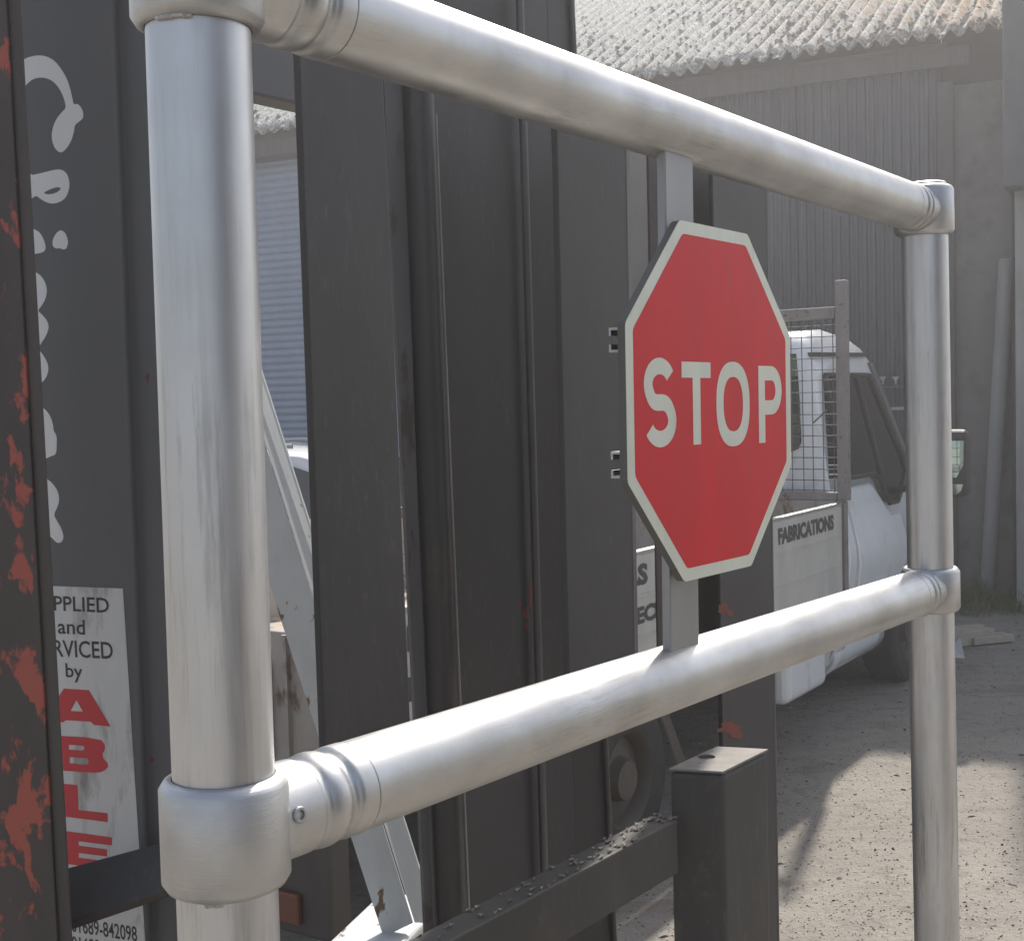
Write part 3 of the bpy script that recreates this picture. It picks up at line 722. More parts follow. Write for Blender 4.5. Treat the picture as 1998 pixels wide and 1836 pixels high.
# script lettering, turned to read downwards
def poly_letter(name, shapes, mat, lift, parent, mapf):
    cu = bpy.data.curves.new("t", 'CURVE'); cu.dimensions = '2D'; cu.fill_mode = 'BOTH'
    for pts in shapes:
        sp = cu.splines.new('POLY'); sp.points.add(len(pts) - 1); sp.use_cyclic_u = True
        for p, (x, y) in zip(sp.points, pts): p.co = (x * .01, -y * .01, 0, 1)
    ob = bpy.data.objects.new("t", cu); COL.objects.link(ob)
    dg = bpy.context.evaluated_depsgraph_get(); dg.update()
    me = bpy.data.meshes.new_from_object(ob.evaluated_get(dg))
    m = MB(); m.add([mapf(v.co.x * 100, -v.co.y * 100) + lift for v in me.vertices], [tuple(p.vertices) for p in me.polygons])
    bpy.data.objects.remove(ob); bpy.data.curves.remove(cu); bpy.data.meshes.remove(me)
    return m.build(name, mat, parent)
def smooth(pts, it=2):                    # Chaikin rounding
    for _ in range(it):
        r = []
        for i in range(len(pts)):
            a, b = pts[i], pts[(i + 1) % len(pts)]
            r += [(a[0] * .75 + b[0] * .25, a[1] * .75 + b[1] * .25), (a[0] * .25 + b[0] * .75, a[1] * .25 + b[1] * .75)]
        pts = r
    return pts
Z1 = 2.869
def c1(pts, y0=0): return smooth([(x / Z1, y / Z1 + y0) for x, y in pts], 1)
plift = PN * .0004
script = [
 [c1([(50, 470), (75, 385), (130, 338), (160, 322), (215, 311), (265, 318), (310, 345), (345, 390), (375, 440), (395, 500), (408, 560), (414, 588), (436, 582), (456, 604), (467, 630), (467, 665), (440, 686), (420, 702), (415, 742), (400, 792), (375, 832), (345, 859), (320, 847), (300, 817), (289, 770), (295, 720), (315, 670), (345, 632), (370, 608), (364, 570), (350, 530), (330, 493), (300, 459), (265, 441), (225, 436), (190, 444), (160, 464), (130, 500), (85, 600), (45, 640)])],
 [c1([(120, 940), (157, 920), (166, 955), (174, 982), (210, 976), (265, 962), (320, 949), (352, 953), (377, 975), (390, 1015), (389, 1060), (371, 1107), (340, 1132), (300, 1143), (265, 1137), (230, 1117), (205, 1097), (185, 1108), (165, 1122), (110, 1130), (90, 1050)]), c1([(246, 1080), (285, 1060), (320, 1049), (341, 1052), (336, 1068), (310, 1083), (280, 1090), (255, 1088)])],
 [c1([(110, 1290), (178, 1283), (200, 1287), (225, 1304), (245, 1338), (258, 1380), (253, 1406), (230, 1418), (185, 1424), (110, 1424)])],
 [c1([(345, 1289), (366, 1304), (381, 1340), (382, 1370), (371, 1396), (350, 1398), (338, 1390), (315, 1394), (297, 1381), (294, 1355), (304, 1325), (325, 1296)])],
 [c1([(110, 1500), (188, 1518), (225, 1538), (252, 1575), (266, 1625), (256, 1675), (235, 1712), (212, 1740), (240, 1765), (265, 1795), (276, 1832), (262, 1875), (235, 1918), (213, 1952), (250, 1996), (274, 2050), (268, 2098), (245, 2134), (222, 2154), (130, 2180), (100, 1900)])],
 [c1([(140, 545), (232, 553), (262, 578), (286, 613), (299, 660), (301, 690), (319, 716), (319, 770), (316, 822), (285, 833), (248, 851), (150, 850)], 600)],
 [c1([(160, 945), (258, 953), (295, 983), (326, 1028), (333, 1075), (326, 1110), (301, 1160), (320, 1193), (346, 1238), (358, 1280), (351, 1306), (335, 1319), (313, 1313), (295, 1291), (270, 1273), (170, 1240)], 600)],
]
for sh in script: poly_letter("letter", sh, WHITE_PRINT, plift, spanel, L_)
# service sticker
q = [L_(20, 1140), L_(240, 1148), L_(287, 1890), L_(60, 1862)]
stick = MB().hexa([p + PN * .0003 for p in q], PN * .0003).build("sticker", LABEL, spanel)
sl = PN * .0009
def T3(body, tl, tr, bl, mat=BLACK_PRINT, bold=.012): write(body, L_(*tl), L_(*tr), L_(*bl), sl, mat, stick, bold)
T3("SUPPLIED", (62, 1160), (213, 1166), (63, 1189)); T3("and", (113, 1207), (166, 1209), (114, 1236))
T3("SERVICED", (70, 1246), (220, 1252), (72, 1279)); T3("by", (128, 1293), (161, 1296), (130, 1329))
def P_(pts): return [(x / Z1, 1196 + y / Z1) for x, y in pts]
able = [
 [P_([(360, 421), (500, 430), (621, 633), (530, 625), (510, 607), (372, 598), (355, 610), (240, 600)]), P_([(430, 486), (398, 546), (467, 550)])],
 [smooth(P_([(250, 680), (250, 680), (560, 698), (598, 745), (570, 800), (616, 850), (580, 888), (520, 893), (255, 872), (255, 872)]), 1), P_([(388, 735), (470, 742), (476, 757), (465, 768), (388, 762)]), P_([(392, 805), (490, 812), (500, 830), (488, 848), (393, 838)])],
 [P_([(270, 945), (436, 961), (442, 1100), (604, 1118), (606, 1168), (275, 1125)])],
 [P_([(280, 1205), (629, 1253), (629, 1298), (442, 1275), (443, 1299), (602, 1320), (602, 1360), (443, 1340), (443, 1366), (640, 1392), (640, 1436), (285, 1390)])],
]
for sh in able: poly_letter("letter", sh, RED_PRINT, sl, stick, L_)
T3("LTD", (196, 1740), (256, 1750), (198, 1768)); T3("01689-842098", (139, 1787), (267, 1806), (141, 1817)); T3("01689-842099", (140, 1824), (270, 1843), (142, 1854))

def blob(pf, cx, cy, rx, ry, seed, mat, parent, lift, name="paint_patch"):
    r_ = random.Random(seed); pts = []
    for i in range(22):
        t = 2 * math.pi * i / 22; k = r_.uniform(.55, 1.1)
        pts.append((cx + rx * k * math.cos(t), cy + ry * k * math.sin(t)))
    poly_letter(name, [pts], mat, lift, parent, pf)
PRIMER = painted("red_primer", (.25, .055, .038), (.13, .045, .035), .7, 30)
fp_ = [o for o in mast.children if o.name.startswith("face_plate")][0]
for k, (x, y, rx, ry) in enumerate(((1036, 1160, 5, 34), (1026, 1196, 7, 14), (1014, 1180, 3, 9), (1028, 1222, 6, 8))): blob(mo(-.012), x, y, rx, ry, 40 + k, PRIMER, fp_, NF * .0006)
for k, (x, y, rx, ry) in enumerate(((288, 738, 3, 12), (297, 1482, 5, 6))): blob(lo(-.012), x, y, rx, ry, 50 + k, PRIMER, [o for o in mast.children if o.name.startswith("side_flange")][0], PN * .0006)

# ================================================================ dark plates in a row behind the barrier
PPL = plane(1160, 2.20)
def D_(px, py, off=0.0): return on(px, py, PPL + NF * off, NF)
def hung_plate(name, tl, tr, br, bl, off, th, mat, label, bead=None, cat="steel plate"):
    q = [D_(*p, off) for p in (tl, tr, br, bl)]
    base = sum((Vector((p.x, p.y, 0)) for p in q), Vector()) / 4; base.z = min(p.z for p in q)
    o = empty(name, base, label, cat)
    MB().hexa(q, -NF * th).build("plate", mat, o, .002)
    if bead:
        x, y = q[1], q[2]
        MB().hexa([x + NF * .001, x + U * bead + NF * .001, y + U * bead + NF * .001, y + NF * .001], -NF * (th + .004)).build("edge_strip", STEELW, o, .002)
    return o
hung_plate("steel_plate", (582, 60), (746, 105), (804, 1482), (637, 1534), 0, .012, STEELR, "dark steel plate beside the blue-grey shutter, nearest the big post")
hung_plate("steel_plate", (1085, 178), (1219, 222), (1238, 1322), (1112, 1368), .0, .012, STEELR, "dark steel plate just left of the stop sign", .014)
def tall_plate(name, px0, px1, ref, ztop, zlow, off, th, mat, label, bead=None):
    a, b = D_(px0, ref, off), D_(px1, ref, off)
    base = Vector(((a.x + b.x) / 2, (a.y + b.y) / 2, zlow))
    o = empty(name, base, label, "steel post")
    MB().hexa([Vector((a.x, a.y, zlow)), Vector((b.x, b.y, zlow)), Vector((b.x, b.y, ztop)), Vector((a.x, a.y, ztop))], -NF * th).build("web_plate", mat, o, .002)
    if bead:
        MB().hexa([Vector((b.x, b.y, zlow)) + NF * .001, Vector((b.x, b.y, zlow)) + NF * .001 + U * bead, Vector((b.x, b.y, ztop)) + U * bead + NF * .001, Vector((b.x, b.y, ztop)) + NF * .001], -NF * (th + .004)).build("edge_strip", STEELW, o, .002)
    return o
STEELM = painted("maroon_steel", (.060, .045, .045), (.08, .06, .058), .6, 7)
tall_plate("steel_post", 1277, 1396, 900, D_(1330, 262, -.06).z, D_(1330, 1330, -.06).z, -.06, .005, STEELM, "short maroon-brown steel web between stop sign and wide post")
tall_plate("steel_post", 1397, 1500, 700, D_(1450, 330).z, 0.0, 0, .010, STEELR, "wide dark steel post with red paint patches behind the stop sign", .007)
jp = [o for o in bpy.data.objects if o.name.startswith("web_plate")][-1]
for k, (x, y, rx, ry) in enumerate(((1411, 1186, 13, 12), (1424, 1196, 7, 7), (1424, 1419, 26, 15), (1436, 1434, 14, 10))): blob(lambda a, b: D_(a, b, 0), x, y, rx, ry, 60 + k, PRIMER, jp, NF * (.0006 + .0002 * k))
# flat bar propped behind
pa, pb = D_(1283, 1352, -.10), D_(1347, 1530, -.10)
dd = pb - pa; pe = pa + dd * (pa.z / (pa.z - pb.z))
sx = U * .014
MB().hexa([pa - sx, pa + sx, pe + sx, pe - sx], -NF * .005).thing("flat_bar", GREYPOST, "pale flat bar propped beside the truck wheel", "metal bar")

# ================================================================ low rack: square post with hole in its cap, horizontal beam
pr = at(1410, 1505, 2.02)                # front top corner
rack = empty("steel_rack", Vector((pr.x, pr.y, 0)), "low dark steel rack with square post and flaking horizontal beam", "rack")
c1_, c2_, c3_ = at_z(1305, 1499, pr.z), at_z(1499, 1461, pr.z), at_z(1393, 1455, pr.z)
top = [pr, c2_, c3_, c1_]
e1 = (c2_ - pr); e2 = (c1_ - pr)
m = MB(); m.hexa([Vector((p.x, p.y, 0)) for p in (pr, pr + e1, pr + e1 + e2, pr + e2)], UP * (pr.z - .004))
m.build("post", RACK, rack, .009, 3)
# cap plate with a drilled hole (ring of faces round a real opening)
hc = at_z(1378, 1476, pr.z); hr = .0145
cen = hc; seg = 32; m = MB()
e1n, e2n = e1, e2
def sq(t):                                # point of the cap outline in direction t from the hole
    d = Vector((math.cos(t), math.sin(t), 0)); best = 9
    for p0, ed in ((pr, e1), (pr + e1, e2), (pr + e1 + e2, -e1), (pr + e2, -e2)):
        den = d.x * ed.y - d.y * ed.x
        if abs(den) < 1e-9: continue
        k = ((p0.x - hc.x) * ed.y - (p0.y - hc.y) * ed.x) / den; w = ((p0.x - hc.x) * d.y - (p0.y - hc.y) * d.x) / den
        if k > 0 and -1e-6 <= w <= 1 + 1e-6: best = min(best, k)
    return Vector((hc.x, hc.y, 0)) + d * best
angs = sorted([2 * math.pi * k / seg for k in range(seg)] + [math.atan2(p.y - hc.y, p.x - hc.x) % (2 * math.pi) for p in (pr, pr + e1, pr + e1 + e2, pr + e2)])
na = len(angs)
for zz_, in ((pr.z,), (pr.z - .0035,)):
    for t in angs: m.v.append(Vector((hc.x + math.cos(t) * hr, hc.y + math.sin(t) * hr, zz_)))
    for t in angs: p = sq(t); m.v.append(Vector((p.x, p.y, zz_)))
for i in range(na):
    j = (i + 1) % na
    m.f += [(i, na + i, na + j, j), (2 * na + i, 2 * na + j, 3 * na + j, 3 * na + i), (i, j, 2 * na + j, 2 * na + i), (na + i, 3 * na + i, 3 * na + j, na + j)]; m.sm += [False] * 4
m.build("cap_plate", RACKTOP, rack)
MB().lathe(Vector((hc.x, hc.y, pr.z - .0039)), UP, [(0, hr * 1.3), (.0002, hr * 1.3)], 20).build("hole_dark_disc", BLACKP, rack)  # black disc below the opening paints the dark inside the hole
# beam: runs from the post towards the camera
pR = pr + e2 * .55
def Rk(px, py, off=0.0): return on(px, py, pR + NF * off, NF)
tb, te = Rk(1322, 1598), Rk(800, 1878)
ztb_ = (tb.z + te.z) / 2
bt = Rk(1345, 1690)
hgt = tb.z - bt.z
a = Vector((tb.x, tb.y, tb.z)); dirb = (te - tb)
m = MB().hexa([tb, te, te - UP * hgt, tb - UP * hgt], -NF * .045)
m.build("beam", RACK, rack, .003)
# flaking paint along the beam's top edge: separate lifted scraps
fr = random.Random(11); fm = MB()
for k in range(110):
    t = fr.random() ** 2.0 * .9
    c0 = tb + dirb * t - NF * fr.uniform(.002, .042) + UP * .0022
    s1, s2 = fr.uniform(.0015, .006), fr.uniform(.001, .0035)
    ax = dirb.normalized() * s1; ay = NF * s2; up_ = UP * fr.uniform(.0005, .003)
    fm.add([c0 - ax - ay, c0 + ax * fr.uniform(.4, 1) - ay * fr.uniform(.2, 1) + up_, c0 + ax + ay * fr.uniform(.5, 1), c0 - ax * fr.uniform(.3, 1) + ay + up_, c0 - UP * .002], [(0, 1, 2, 3), (0, 4, 1), (1, 4, 2), (2, 4, 3), (3, 4, 0)])
fm.build("flaking_paint", FLAKE, rack, kind="stuff")
pf = te; MB().hexa([pf - UP * hgt * 1.0 + NF * .0 + dirb.normalized() * .0, pf - UP * hgt + dirb.normalized() * -.08, Vector((pf.x, pf.y, 0)) + dirb.normalized() * -.08, Vector((pf.x, pf.y, 0))], -NF * .045).build("post", RACK, rack, .003)

# ================================================================ THE BARRIER FRAME of aluminium tube
DT = .0603; RT = DT / 2
yN = FPX * DT / 199.0
PF = at(411, 790, yN * 1.0)
def F_(px, py, off=0.0): return on(px, py, PF + NF * off, NF)
nu, nl = F_(383, -58), F_(440, 1618)
fu, fl = F_(1803, 413), F_(1816, 1148)
nd, fd = (nl - nu).normalized(), (fl - fu).normalized()
barrier = empty("tube_barrier", Vector((nl.x, nl.y, 0)), "bright aluminium tube barrier frame with two rails and clamp fittings", "barrier")
def down_to(p, d): return p + d * (p.z / -d.z)
nb, fb = down_to(nl, nd), down_to(fl, fd)
MB().tube(nb, nu - nd * .05, RT, 72).build("post", ALU, barrier)
MB().tube(fb, fu - fd * .031, RT, 72).build("post", ALU, barrier)
g = RT
def rail_mesh(a, b):
    L = (b - a).length; ax = (b - a)
    p = [(.014, g), (.050, g)]
    def groove(x, w, dpt):
        k = []
        for i in range(9):
            t = i / 8; k.append((x - w / 2 + w * t, g - dpt * math.sin(math.pi * t) ** .8))
        return k
    near = groove(.060, .010, .0022) + [(.071, g + .0008), (.074, g + .0008)] + groove(.0835, .010, .0026) + [(.0915, g + .0004), (.1035, g + .0004), (.1040, g - .0012), (.1048, g - .0012), (.1053, g), (.1056, g), (.1075, g)]
    p += near
    farp = [(L - x, r) for x, r in reversed([(.034, g), (.042, g)] + groove(.050, .007, .0018) + [(.0575, g + .0006), (.060, g + .0006)] + groove(.067, .007, .0018) + [(.074, g), (.0855, g), (.086, g - .001), (.0868, g - .001), (.0873, g), (.0876, g), (.090, g)])]
    p += farp + [(L - .014, g)]
    return MB().lathe(a, ax, p, 72)
rail_mesh(nu, fu).build("rail", ALUR, barrier); rail_mesh(nl, fl).build("rail", ALUR, barrier)
RC = .0383
def collar(c, d, half):
    a = -d; pr_ = []
    for h, r in ((-half, RT + .0006), (-half, RC - .006), (-half + .0015, RC - .0028), (-half + .006, RC), (half - .006, RC), (half - .0015, RC - .0028), (half, RC - .006), (half, RT + .0006)): pr_.append((h, r))
    o = MB().lathe(c, a, pr_, 72, caps=False).build("clamp_fitting", CAST, barrier)
    return o
cn1 = collar(nu, nd, .0345); cn2 = collar(nl, nd, .0335); cf1 = collar(fu, fd, .0325); cf2 = collar(fl, fd, .030)
MB().lathe(fu - fd * .0315, -fd, [(0, RT - .001), (.004, RT - .001), (.0055, RT - .003), (.0058, .004)], 48).build("end_cap", CAST, barrier)
# weld beads under the collars
def bead(c, d, half, rr_, ang0, ang1, par, sgn=1):
    m = MB(); e1 = d.orthogonal().normalized(); e2 = d.cross(e1); k = 14; rb = random.Random(int(ang0 * 100))
    vw = (ORG - c); base_a = math.atan2(vw.dot(e2), vw.dot(e1)); pts = []
    for i in range(k + 1):
        t = base_a + ang0 + (ang1 - ang0) * i / k
        pts.append(c + d * (half * sgn) + (e1 * math.cos(t) + e2 * math.sin(t)) * rr_)
    for i in range(k): 
        mid = (pts[i] + pts[i + 1]) / 2
        m.lathe(pts[i], pts[i + 1] - pts[i], [(-.0005, .0015), ((pts[i + 1] - pts[i]).length * .5, .0015 + rb.uniform(.0003, .0012)), ((pts[i + 1] - pts[i]).length + .0005, .0015)], 8, caps=True)
    return m.build("weld_bead", CAST, par)
bead(nu, nd, .0345, RT + .0012, .12, .80, cn1); bead(nl, nd, .0335, RT + .0012, .10, .42, cn2); bead(fl, fd, .030, RT + .001, .2, .7, cf2)
# set screw in the near lower fitting
du = (fl - nl).normalized()
rv = ray(585, 1589).normalized(); oc = ORG - nl
ov, rvp = oc - du * oc.dot(du), rv - du * rv.dot(du)
A_, B_, C_ = rvp.dot(rvp), 2 * ov.dot(rvp), ov.dot(ov) - (RT + .0004) ** 2
sp = ORG + rv * ((-B_ - math.sqrt(max(0, B_ * B_ - 4 * A_ * C_))) / (2 * A_))
rad = (sp - nl); rad = (rad - du * rad.dot(du)).normalized()
ss = MB().lathe(sp - rad * .006, rad, [(0, .0052), (.0066, .0052), (.0072, .0045), (.0072, .0030), (.0040, .0028), (.0040, .0004)], 18, smooth=False).build("set_screw", FLATALU, cn2)
# upright box bar that carries the sign
Zb = 0.0
a, b_ = F_(1301, 800, -.004), F_(1356, 800, -.004)
ztop_ = F_(1325, 300).z + .02; zbot_ = F_(1330, 1300).z - .02
tbar = F_(1325, 262); bbar = F_(1333, 1290)
MB().hexa([F_(1297, 262, .012), F_(1352, 272, .012), F_(1365, 1268, .012), F_(1309, 1288, .012)], -NF * .009).build("sign_bar", BARALU, barrier, .0015)

# ================================================================ THE STOP SIGN
OFFS = .030
sgc = F_(1377, 779, OFFS)
sE = [F_(x, y, OFFS) for x, y in ((1326, 431), (1458, 457), (1541.5, 652), (1544, 907), (1467, 1105), (1335, 1135.5), (1225, 944), (1221.7, 628))]
# regular octagon fitted to the measured corners
su = U; sv = ((sE[0] + sE[1]) - (sE[4] + sE[5])).normalized(); sv = (sv - su * sv.dot(su)).normalized()
sgc = sum(sE, Vector()) / 8
Wd = (((sE[2] + sE[3]) - (sE[6] + sE[7])) / 2).length; Hd = (((sE[0] + sE[1]) - (sE[4] + sE[5])) / 2).length
tilt = ((sE[1] - sE[0]).normalized() + (sE[4] - sE[5]).normalized()); su = tilt.normalized(); sv = (sv - su * sv.dot(su)).normalized(); sn = su.cross(sv)
if sn.dot(NF) < 0: sn = -sn
WS = (Wd + Hd) / 2
print("SIGN", round(Wd, 3), round(Hd, 3), sgc, "frame", nu, nl, fu, fl)
def G(x, y, off=0.0): return sgc + su * x + sv * y + sn * off
def octa(k, r=0.0):
    a = WS / 2 * k; b = a * math.tan(math.pi / 8)
    ax, ay = Wd / WS, Hd / WS
    pts = [(-b, a), (b, a), (a, b), (a, -b), (b, -a), (-b, -a), (-a, -b), (-a, b)]
    return [(x * ax, y * ay) for x, y in pts]
sign = empty("stop_sign", Vector((sgc.x, sgc.y, sgc.z - WS / 2)), "red octagonal STOP sign with white border fixed to the barrier", "stop sign")
def rnd(pts, r=.004):                     # clip corners softly
    o = []
    n = len(pts)
    for i in range(n):
        p, a, b = Vector(pts[i]), Vector(pts[i - 1]), Vector(pts[(i + 1) % n])
        d1, d2 = (a - p).normalized() * r, (b - p).normalized() * r
        o += [tuple(p + d1), tuple(p + d1 * .3 + d2 * .3), tuple(p + d2)]
    return o
oo = rnd(octa(1.0), .003)
tray = MB().prism([G(x, y, -.008) for x, y in oo], sn * .0072).build("tray", SIGNEDGE, sign)
face = MB().prism([G(x, y, -.0006) for x, y in oo], sn * .0006).build("border_plate", SIGNWHITE, sign)
# red field traced in the plane of the sign
inn = rnd(octa(1 - 2 * .0114 / WS), .003)
MB().prism([G(x, y, .0001) for x, y in inn], sn * .0001).build("red_field", SIGNRED, sign)
def loc(px, py):
    p = on(px, py, sgc, sn) - sgc; return (p.dot(su), p.dot(sv))
lf = .0004
def put(shapes_v, fs, name="letter"):
    MB().add([G(x, y, lf) for x, y in shapes_v], fs).build(name, SIGNWHITE, face)
def stroke(cl, wid):                      # ribbon of even width along a centre line, ends cut square
    n = len(cl); vs = []
    for i in range(n):
        a, b = cl[max(0, i - 1)], cl[min(n - 1, i + 1)]
        dx, dy = b[0] - a[0], b[1] - a[1]; l = math.hypot(dx, dy); nx, ny = -dy / l, dx / l
        vs += [(cl[i][0] + nx * wid / 2, cl[i][1] + ny * wid / 2), (cl[i][0] - nx * wid / 2, cl[i][1] - ny * wid / 2)]
    return vs, [(2 * i, 2 * i + 1, 2 * i + 3, 2 * i + 2) for i in range(n - 1)]
def arc(cx, cy, rx, ry, a0, a1, n=18): return [(cx + rx * math.cos(math.radians(a0 + (a1 - a0) * i / n)), cy + ry * math.sin(math.radians(a0 + (a1 - a0) * i / n))) for i in range(n + 1)]
def boxof(x0, y0, x1, y1):               # picture rectangle -> local rectangle
    xs = [loc(x0, (y0 + y1) / 2)[0], loc(x1, (y0 + y1) / 2)[0]]; ys = [loc((x0 + x1) / 2, y0)[1], loc((x0 + x1) / 2, y1)[1]]
    return xs[0], min(ys), xs[1], max(ys)
SW = .0143
x0, y0, x1, y1 = boxof(1255, 698, 1318.5, 873)
h = SW / 2; w_, h_ = x1 - x0, y1 - y0; cxm = (x0 + x1) / 2
rx = w_ / 2 - h; ry1 = h_ * .25 - h * .5
yt, yb = y1 - h - ry1, y0 + h + ry1
top_ = arc(cxm, yt, rx * .96, ry1, 28, 90, 8) + arc(cxm, yt, rx * .96, ry1, 90, 205, 14)[1:]
bot_ = arc(cxm, yb, rx, ry1, 25, -90, 14) + arc(cxm, yb, rx, ry1, -90, -152, 8)[1:]
ex0, ex1 = top_[-1], bot_[0]
midp = []
for i in range(1, 10):
    t = i / 10; q0, q3 = Vector(ex0), Vector(ex1); q1 = q0 + Vector((.25, -.55)) * w_ * .62; q2 = q3 + Vector((-.30, .55)) * w_ * .62
    p = q0 * (1 - t) ** 3 + q1 * 3 * t * (1 - t) ** 2 + q2 * 3 * t * t * (1 - t) + q3 * t ** 3; midp.append((p.x, p.y))
put(*stroke(top_ + midp + bot_, SW))
x0, y0, x1, y1 = boxof(1330, 706.5, 1386.5, 867.5)
cxm = (x0 + x1) / 2
put([(x0, y1), (x1, y1), (x1, y1 - SW), (cxm + h, y1 - SW), (cxm + h, y0), (cxm - h, y0), (cxm - h, y1 - SW), (x0, y1 - SW)], [(7, 6, 3, 2, 1, 0), (6, 5, 4, 3)])
x0, y0, x1, y1 = boxof(1397, 706, 1462, 871)
cxm, cym = (x0 + x1) / 2, (y0 + y1) / 2
def sup(rx, ry, n=56, e=2.35): return [(cxm + rx * abs(math.cos(t)) ** (2 / e) * (1 if math.cos(t) >= 0 else -1), cym + ry * abs(math.sin(t)) ** (2 / e) * (1 if math.sin(t) >= 0 else -1)) for t in [2 * math.pi * i / n for i in range(n)]]
o1, o2 = sup((x1 - x0) / 2, (y1 - y0) / 2), sup((x1 - x0) / 2 - SW, (y1 - y0) / 2 - SW)
put(o1 + o2, [(i, (i + 1) % 56, 56 + (i + 1) % 56, 56 + i) for i in range(56)])
x0, y0, x1, y1 = boxof(1479.5, 714.5, 1524.5, 863)
bh = loc(1500, 809)[1]
ro = (y1 - bh) / 2; cyb = (y1 + bh) / 2; xc = x1 - ro * .95
outer = [(x0 + SW, y1)] + [(xc + ro * .95 * math.cos(a), cyb + ro * math.sin(a)) for a in [math.pi / 2 - math.pi * i / 20 for i in range(21)]] + [(x0 + SW, bh)]
inner = [(x0 + SW, y1 - SW)] + [(xc + (ro * .95 - SW) * math.cos(a), cyb + (ro - SW) * math.sin(a)) for a in [math.pi / 2 - math.pi * i / 20 for i in range(21)]] + [(x0 + SW, bh + SW)]
k = len(outer)
vs = outer + inner + [(x0, y1), (x0, y0), (x0 + SW, y0)]
fs = [(i, i + 1, k + i + 1, k + i) for i in range(k - 1)] + [(2 * k, 0, k, 2 * k - 1, k - 1, 2 * k + 2, 2 * k + 1)]
put(vs, fs)
# lipped channels across the back of the tray
def channel(y0, y1, name="mounting_channel"):
    t = .0022; dp = .022; ln = WS * .43
    ycs = (y0 + y1) / 2; hh = abs(y1 - y0) / 2
    sec = [(-hh, 0), (hh, 0), (hh, -dp), (hh - .007, -dp), (hh - .007, -dp + t), (hh - t, -dp + t), (hh - t, -t), (-hh + t, -t), (-hh + t, -dp + t), (-hh + .007, -dp + t), (-hh + .007, -dp), (-hh, -dp)]
    MB().prism([G(-ln, ycs + y, -.0085 + o) for y, o in sec], su * (2 * ln)).build(name, FLATALU, sign)
ya, yb_ = loc(1218, 634)[1], loc(1218, 684)[1]; channel(ya, yb_)
ya, yb_ = loc(1218, 884)[1], loc(1218, 938)[1]; channel(ya, yb_)

# ================================================================ yard litter
def plank(pa, pb, wid, th, label, mat=WOOD):
    d = (pb - pa); dn = Vector((d.x, d.y, 0)).normalized(); sd_ = Vector((-dn.y, dn.x, 0)) * wid / 2
    mid = (pa + pb) / 2
    MB().box(mid + UP * th / 2, d / 2, sd_, UP * th / 2).thing("plank", mat, label, "plank", "offcuts of timber by the barn", .003)
plank(at_z(1838, 1262, .005), at_z(1922, 1248, .005), .16, .09, "thick pale timber offcut nearest the tube barrier, on the yard")
plank(at_z(1838, 1240, .05), at_z(1915, 1232, .05), .07, .05, "narrow plank at the back of the timber pile")
plank(at_z(1890, 1256, .01), at_z(1968, 1248, .01), .12, .045, "flat pale plank sticking out right from the timber pile")
pp = at_z(1864, 1284, .0); m = MB()
m.add([pp + Vector((-.05, 0, .004)), pp + Vector((.05, -.03, .004)), pp + Vector((.045, .04, .03)), pp + Vector((-.01, .02, .07)), pp + Vector((.035, .01, .13)), pp + Vector((-.03, .05, .004))], [(0, 1, 3), (1, 2, 3), (1, 4, 3), (0, 3, 5), (2, 4, 3), (3, 2, 5)])
m.thing("paper_scrap", PAPER, "crumpled white paper scrap lying in front of the timber pile", "paper")
# grit, twigs and pale chips strewn over the yard
for nm, mat, cnt, sz, seed in (("dark_grit", DEBRIS1, 7000, (.0012, .0036), 21), ("pale_grit", DEBRIS2, 4200, (.0012, .0036), 22)):
    r_ = random.Random(seed); m = MB()
    for k in range(cnt):
        y = 3.4 + 6.0 * r_.random() ** 1.6; x = r_.uniform(.05, .42) * y + r_.uniform(-.2, .3)
        s_ = r_.uniform(*sz) * (1 if r_.random() < .96 else r_.uniform(1.5, 2.8)); t = r_.uniform(0, 6.3); el = r_.choice((1, 1.2, 1.6, 2.6))
        a = Vector((math.cos(t), math.sin(t), 0)) * s_ * el; b = Vector((-math.sin(t), math.cos(t), 0)) * s_ * .7
        c0 = Vector((x, y, .001)); h_2 = UP * s_ * r_.uniform(.5, 1.0)
        m.add([c0 - a, c0 - b, c0 + a, c0 + b, c0 + h_2 + a * .3, c0 + h_2 - a * .3], [(0, 1, 5), (1, 4, 5), (1, 2, 4), (2, 3, 4), (3, 5, 4), (3, 0, 5)])
    tag(m.build(nm, mat), None, None, None, "stuff")
    bpy.data.objects[nm]["label"] = ("dark grit and twigs" if mat is DEBRIS1 else "pale stone chips") + " strewn over the dusty yard"
    bpy.data.objects[nm]["category"] = "grit"
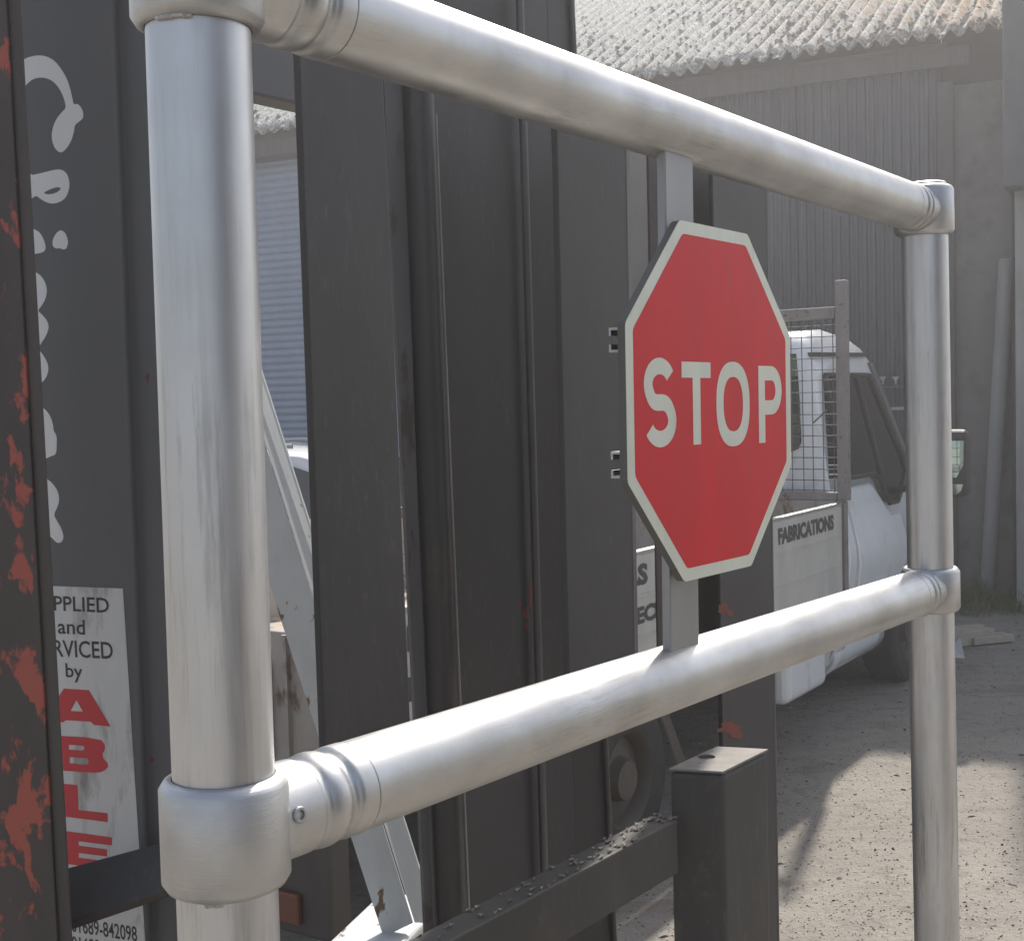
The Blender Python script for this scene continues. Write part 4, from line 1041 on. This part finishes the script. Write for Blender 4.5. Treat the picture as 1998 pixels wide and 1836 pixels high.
# grass along the foot of the barn wall
r_ = random.Random(31); m = MB()
clumps = [(wu(1850, 1150) + r_.random() * 2.6, abs(r_.gauss(0, .22)) + .03, r_.uniform(.05, .22), r_.uniform(.03, .11)) for _ in range(46)] + [(wu(1945, 1150) + r_.gauss(0, .25), abs(r_.gauss(0, .15)) + .05, r_.uniform(.12, .28), r_.uniform(.04, .12)) for _ in range(34)]
for cu_, co_, ch_, cr_ in clumps:
    for k in range(r_.randint(14, 46)):
        p = W(cu_ + r_.gauss(0, cr_), 0, max(.01, co_ + r_.gauss(0, cr_))); h_3 = ch_ * r_.uniform(.4, 1.25); lean = Vector((r_.gauss(0, .6), r_.gauss(0, .6), 0)) * h_3; t = r_.uniform(0, 6.3); wd = Vector((math.cos(t), math.sin(t), 0)) * r_.uniform(.002, .005)
        q1 = p + lean * .4 + UP * h_3 * .65; q2 = p + lean + UP * h_3 * r_.uniform(.5, 1)
        m.add([p - wd, p + wd, q1 + wd * .8, q1 - wd * .8, q2], [(0, 1, 2, 3), (3, 2, 4)])
gr = m.build("grass", GRASS); tag(gr, "straggly green grass along the foot of the barn wall", "grass", None, "stuff")

# ================================================================ haze volume added in place of lens glare lifting the blacks
hb = MB().box((0, 0, 4.5), (30, 0, 0), (0, 30, 0), (0, 0, 5.5))
haze = hb.build("haze", None); haze["kind"] = "stuff"; haze["label"] = "thin even haze added in place of lens glare"; haze["category"] = "haze"
hm = bpy.data.materials.new("haze"); hm.use_nodes = True; ht = hm.node_tree; ht.nodes.clear()
ho = ht.nodes.new("ShaderNodeOutputMaterial"); pv = ht.nodes.new("ShaderNodeVolumePrincipled")
pv.inputs["Color"].default_value = (.94, .935, .955, 1); pv.inputs["Density"].default_value = .010; pv.inputs["Anisotropy"].default_value = .6
ht.links.new(pv.outputs[0], ho.inputs["Volume"]); haze.data.materials.append(hm)

# ================================================================ unseen dark building added behind the viewpoint for the tubes to mirror
ws0 = Vector((3.2, -1.2, 0)); wsd = Vector((.35, -1, 0)).normalized(); wsn = Vector((-wsd.y, wsd.x, 0))
refl_block = empty("reflection_block", ws0, "unseen dark block added behind the viewpoint for the aluminium tubes to mirror", "reflection_block")
MB().hexa([ws0, ws0 + wsd * 7, ws0 + wsd * 7 + UP * 3.4, ws0 + UP * 3.4], wsn * 3.0).build("wall", DARKWALL, refl_block)
MB().hexa([ws0 - wsd * .2 - wsn * .2 + UP * 3.402, ws0 + wsd * 7.2 - wsn * .2 + UP * 3.402, ws0 + wsd * 7.2 + wsn * 3.2 + UP * 3.9, ws0 - wsd * .2 + wsn * 3.2 + UP * 3.9], UP * .1).build("roof", TRIM, refl_block)
MB().hexa([ws0 + wsd * 1.5 - wsn * .002, ws0 + wsd * 4 - wsn * .002, ws0 + wsd * 4 - wsn * .002 + UP * 2.6, ws0 + wsd * 1.5 - wsn * .002 + UP * 2.6], -wsn * .04).build("door", TRIM, refl_block)
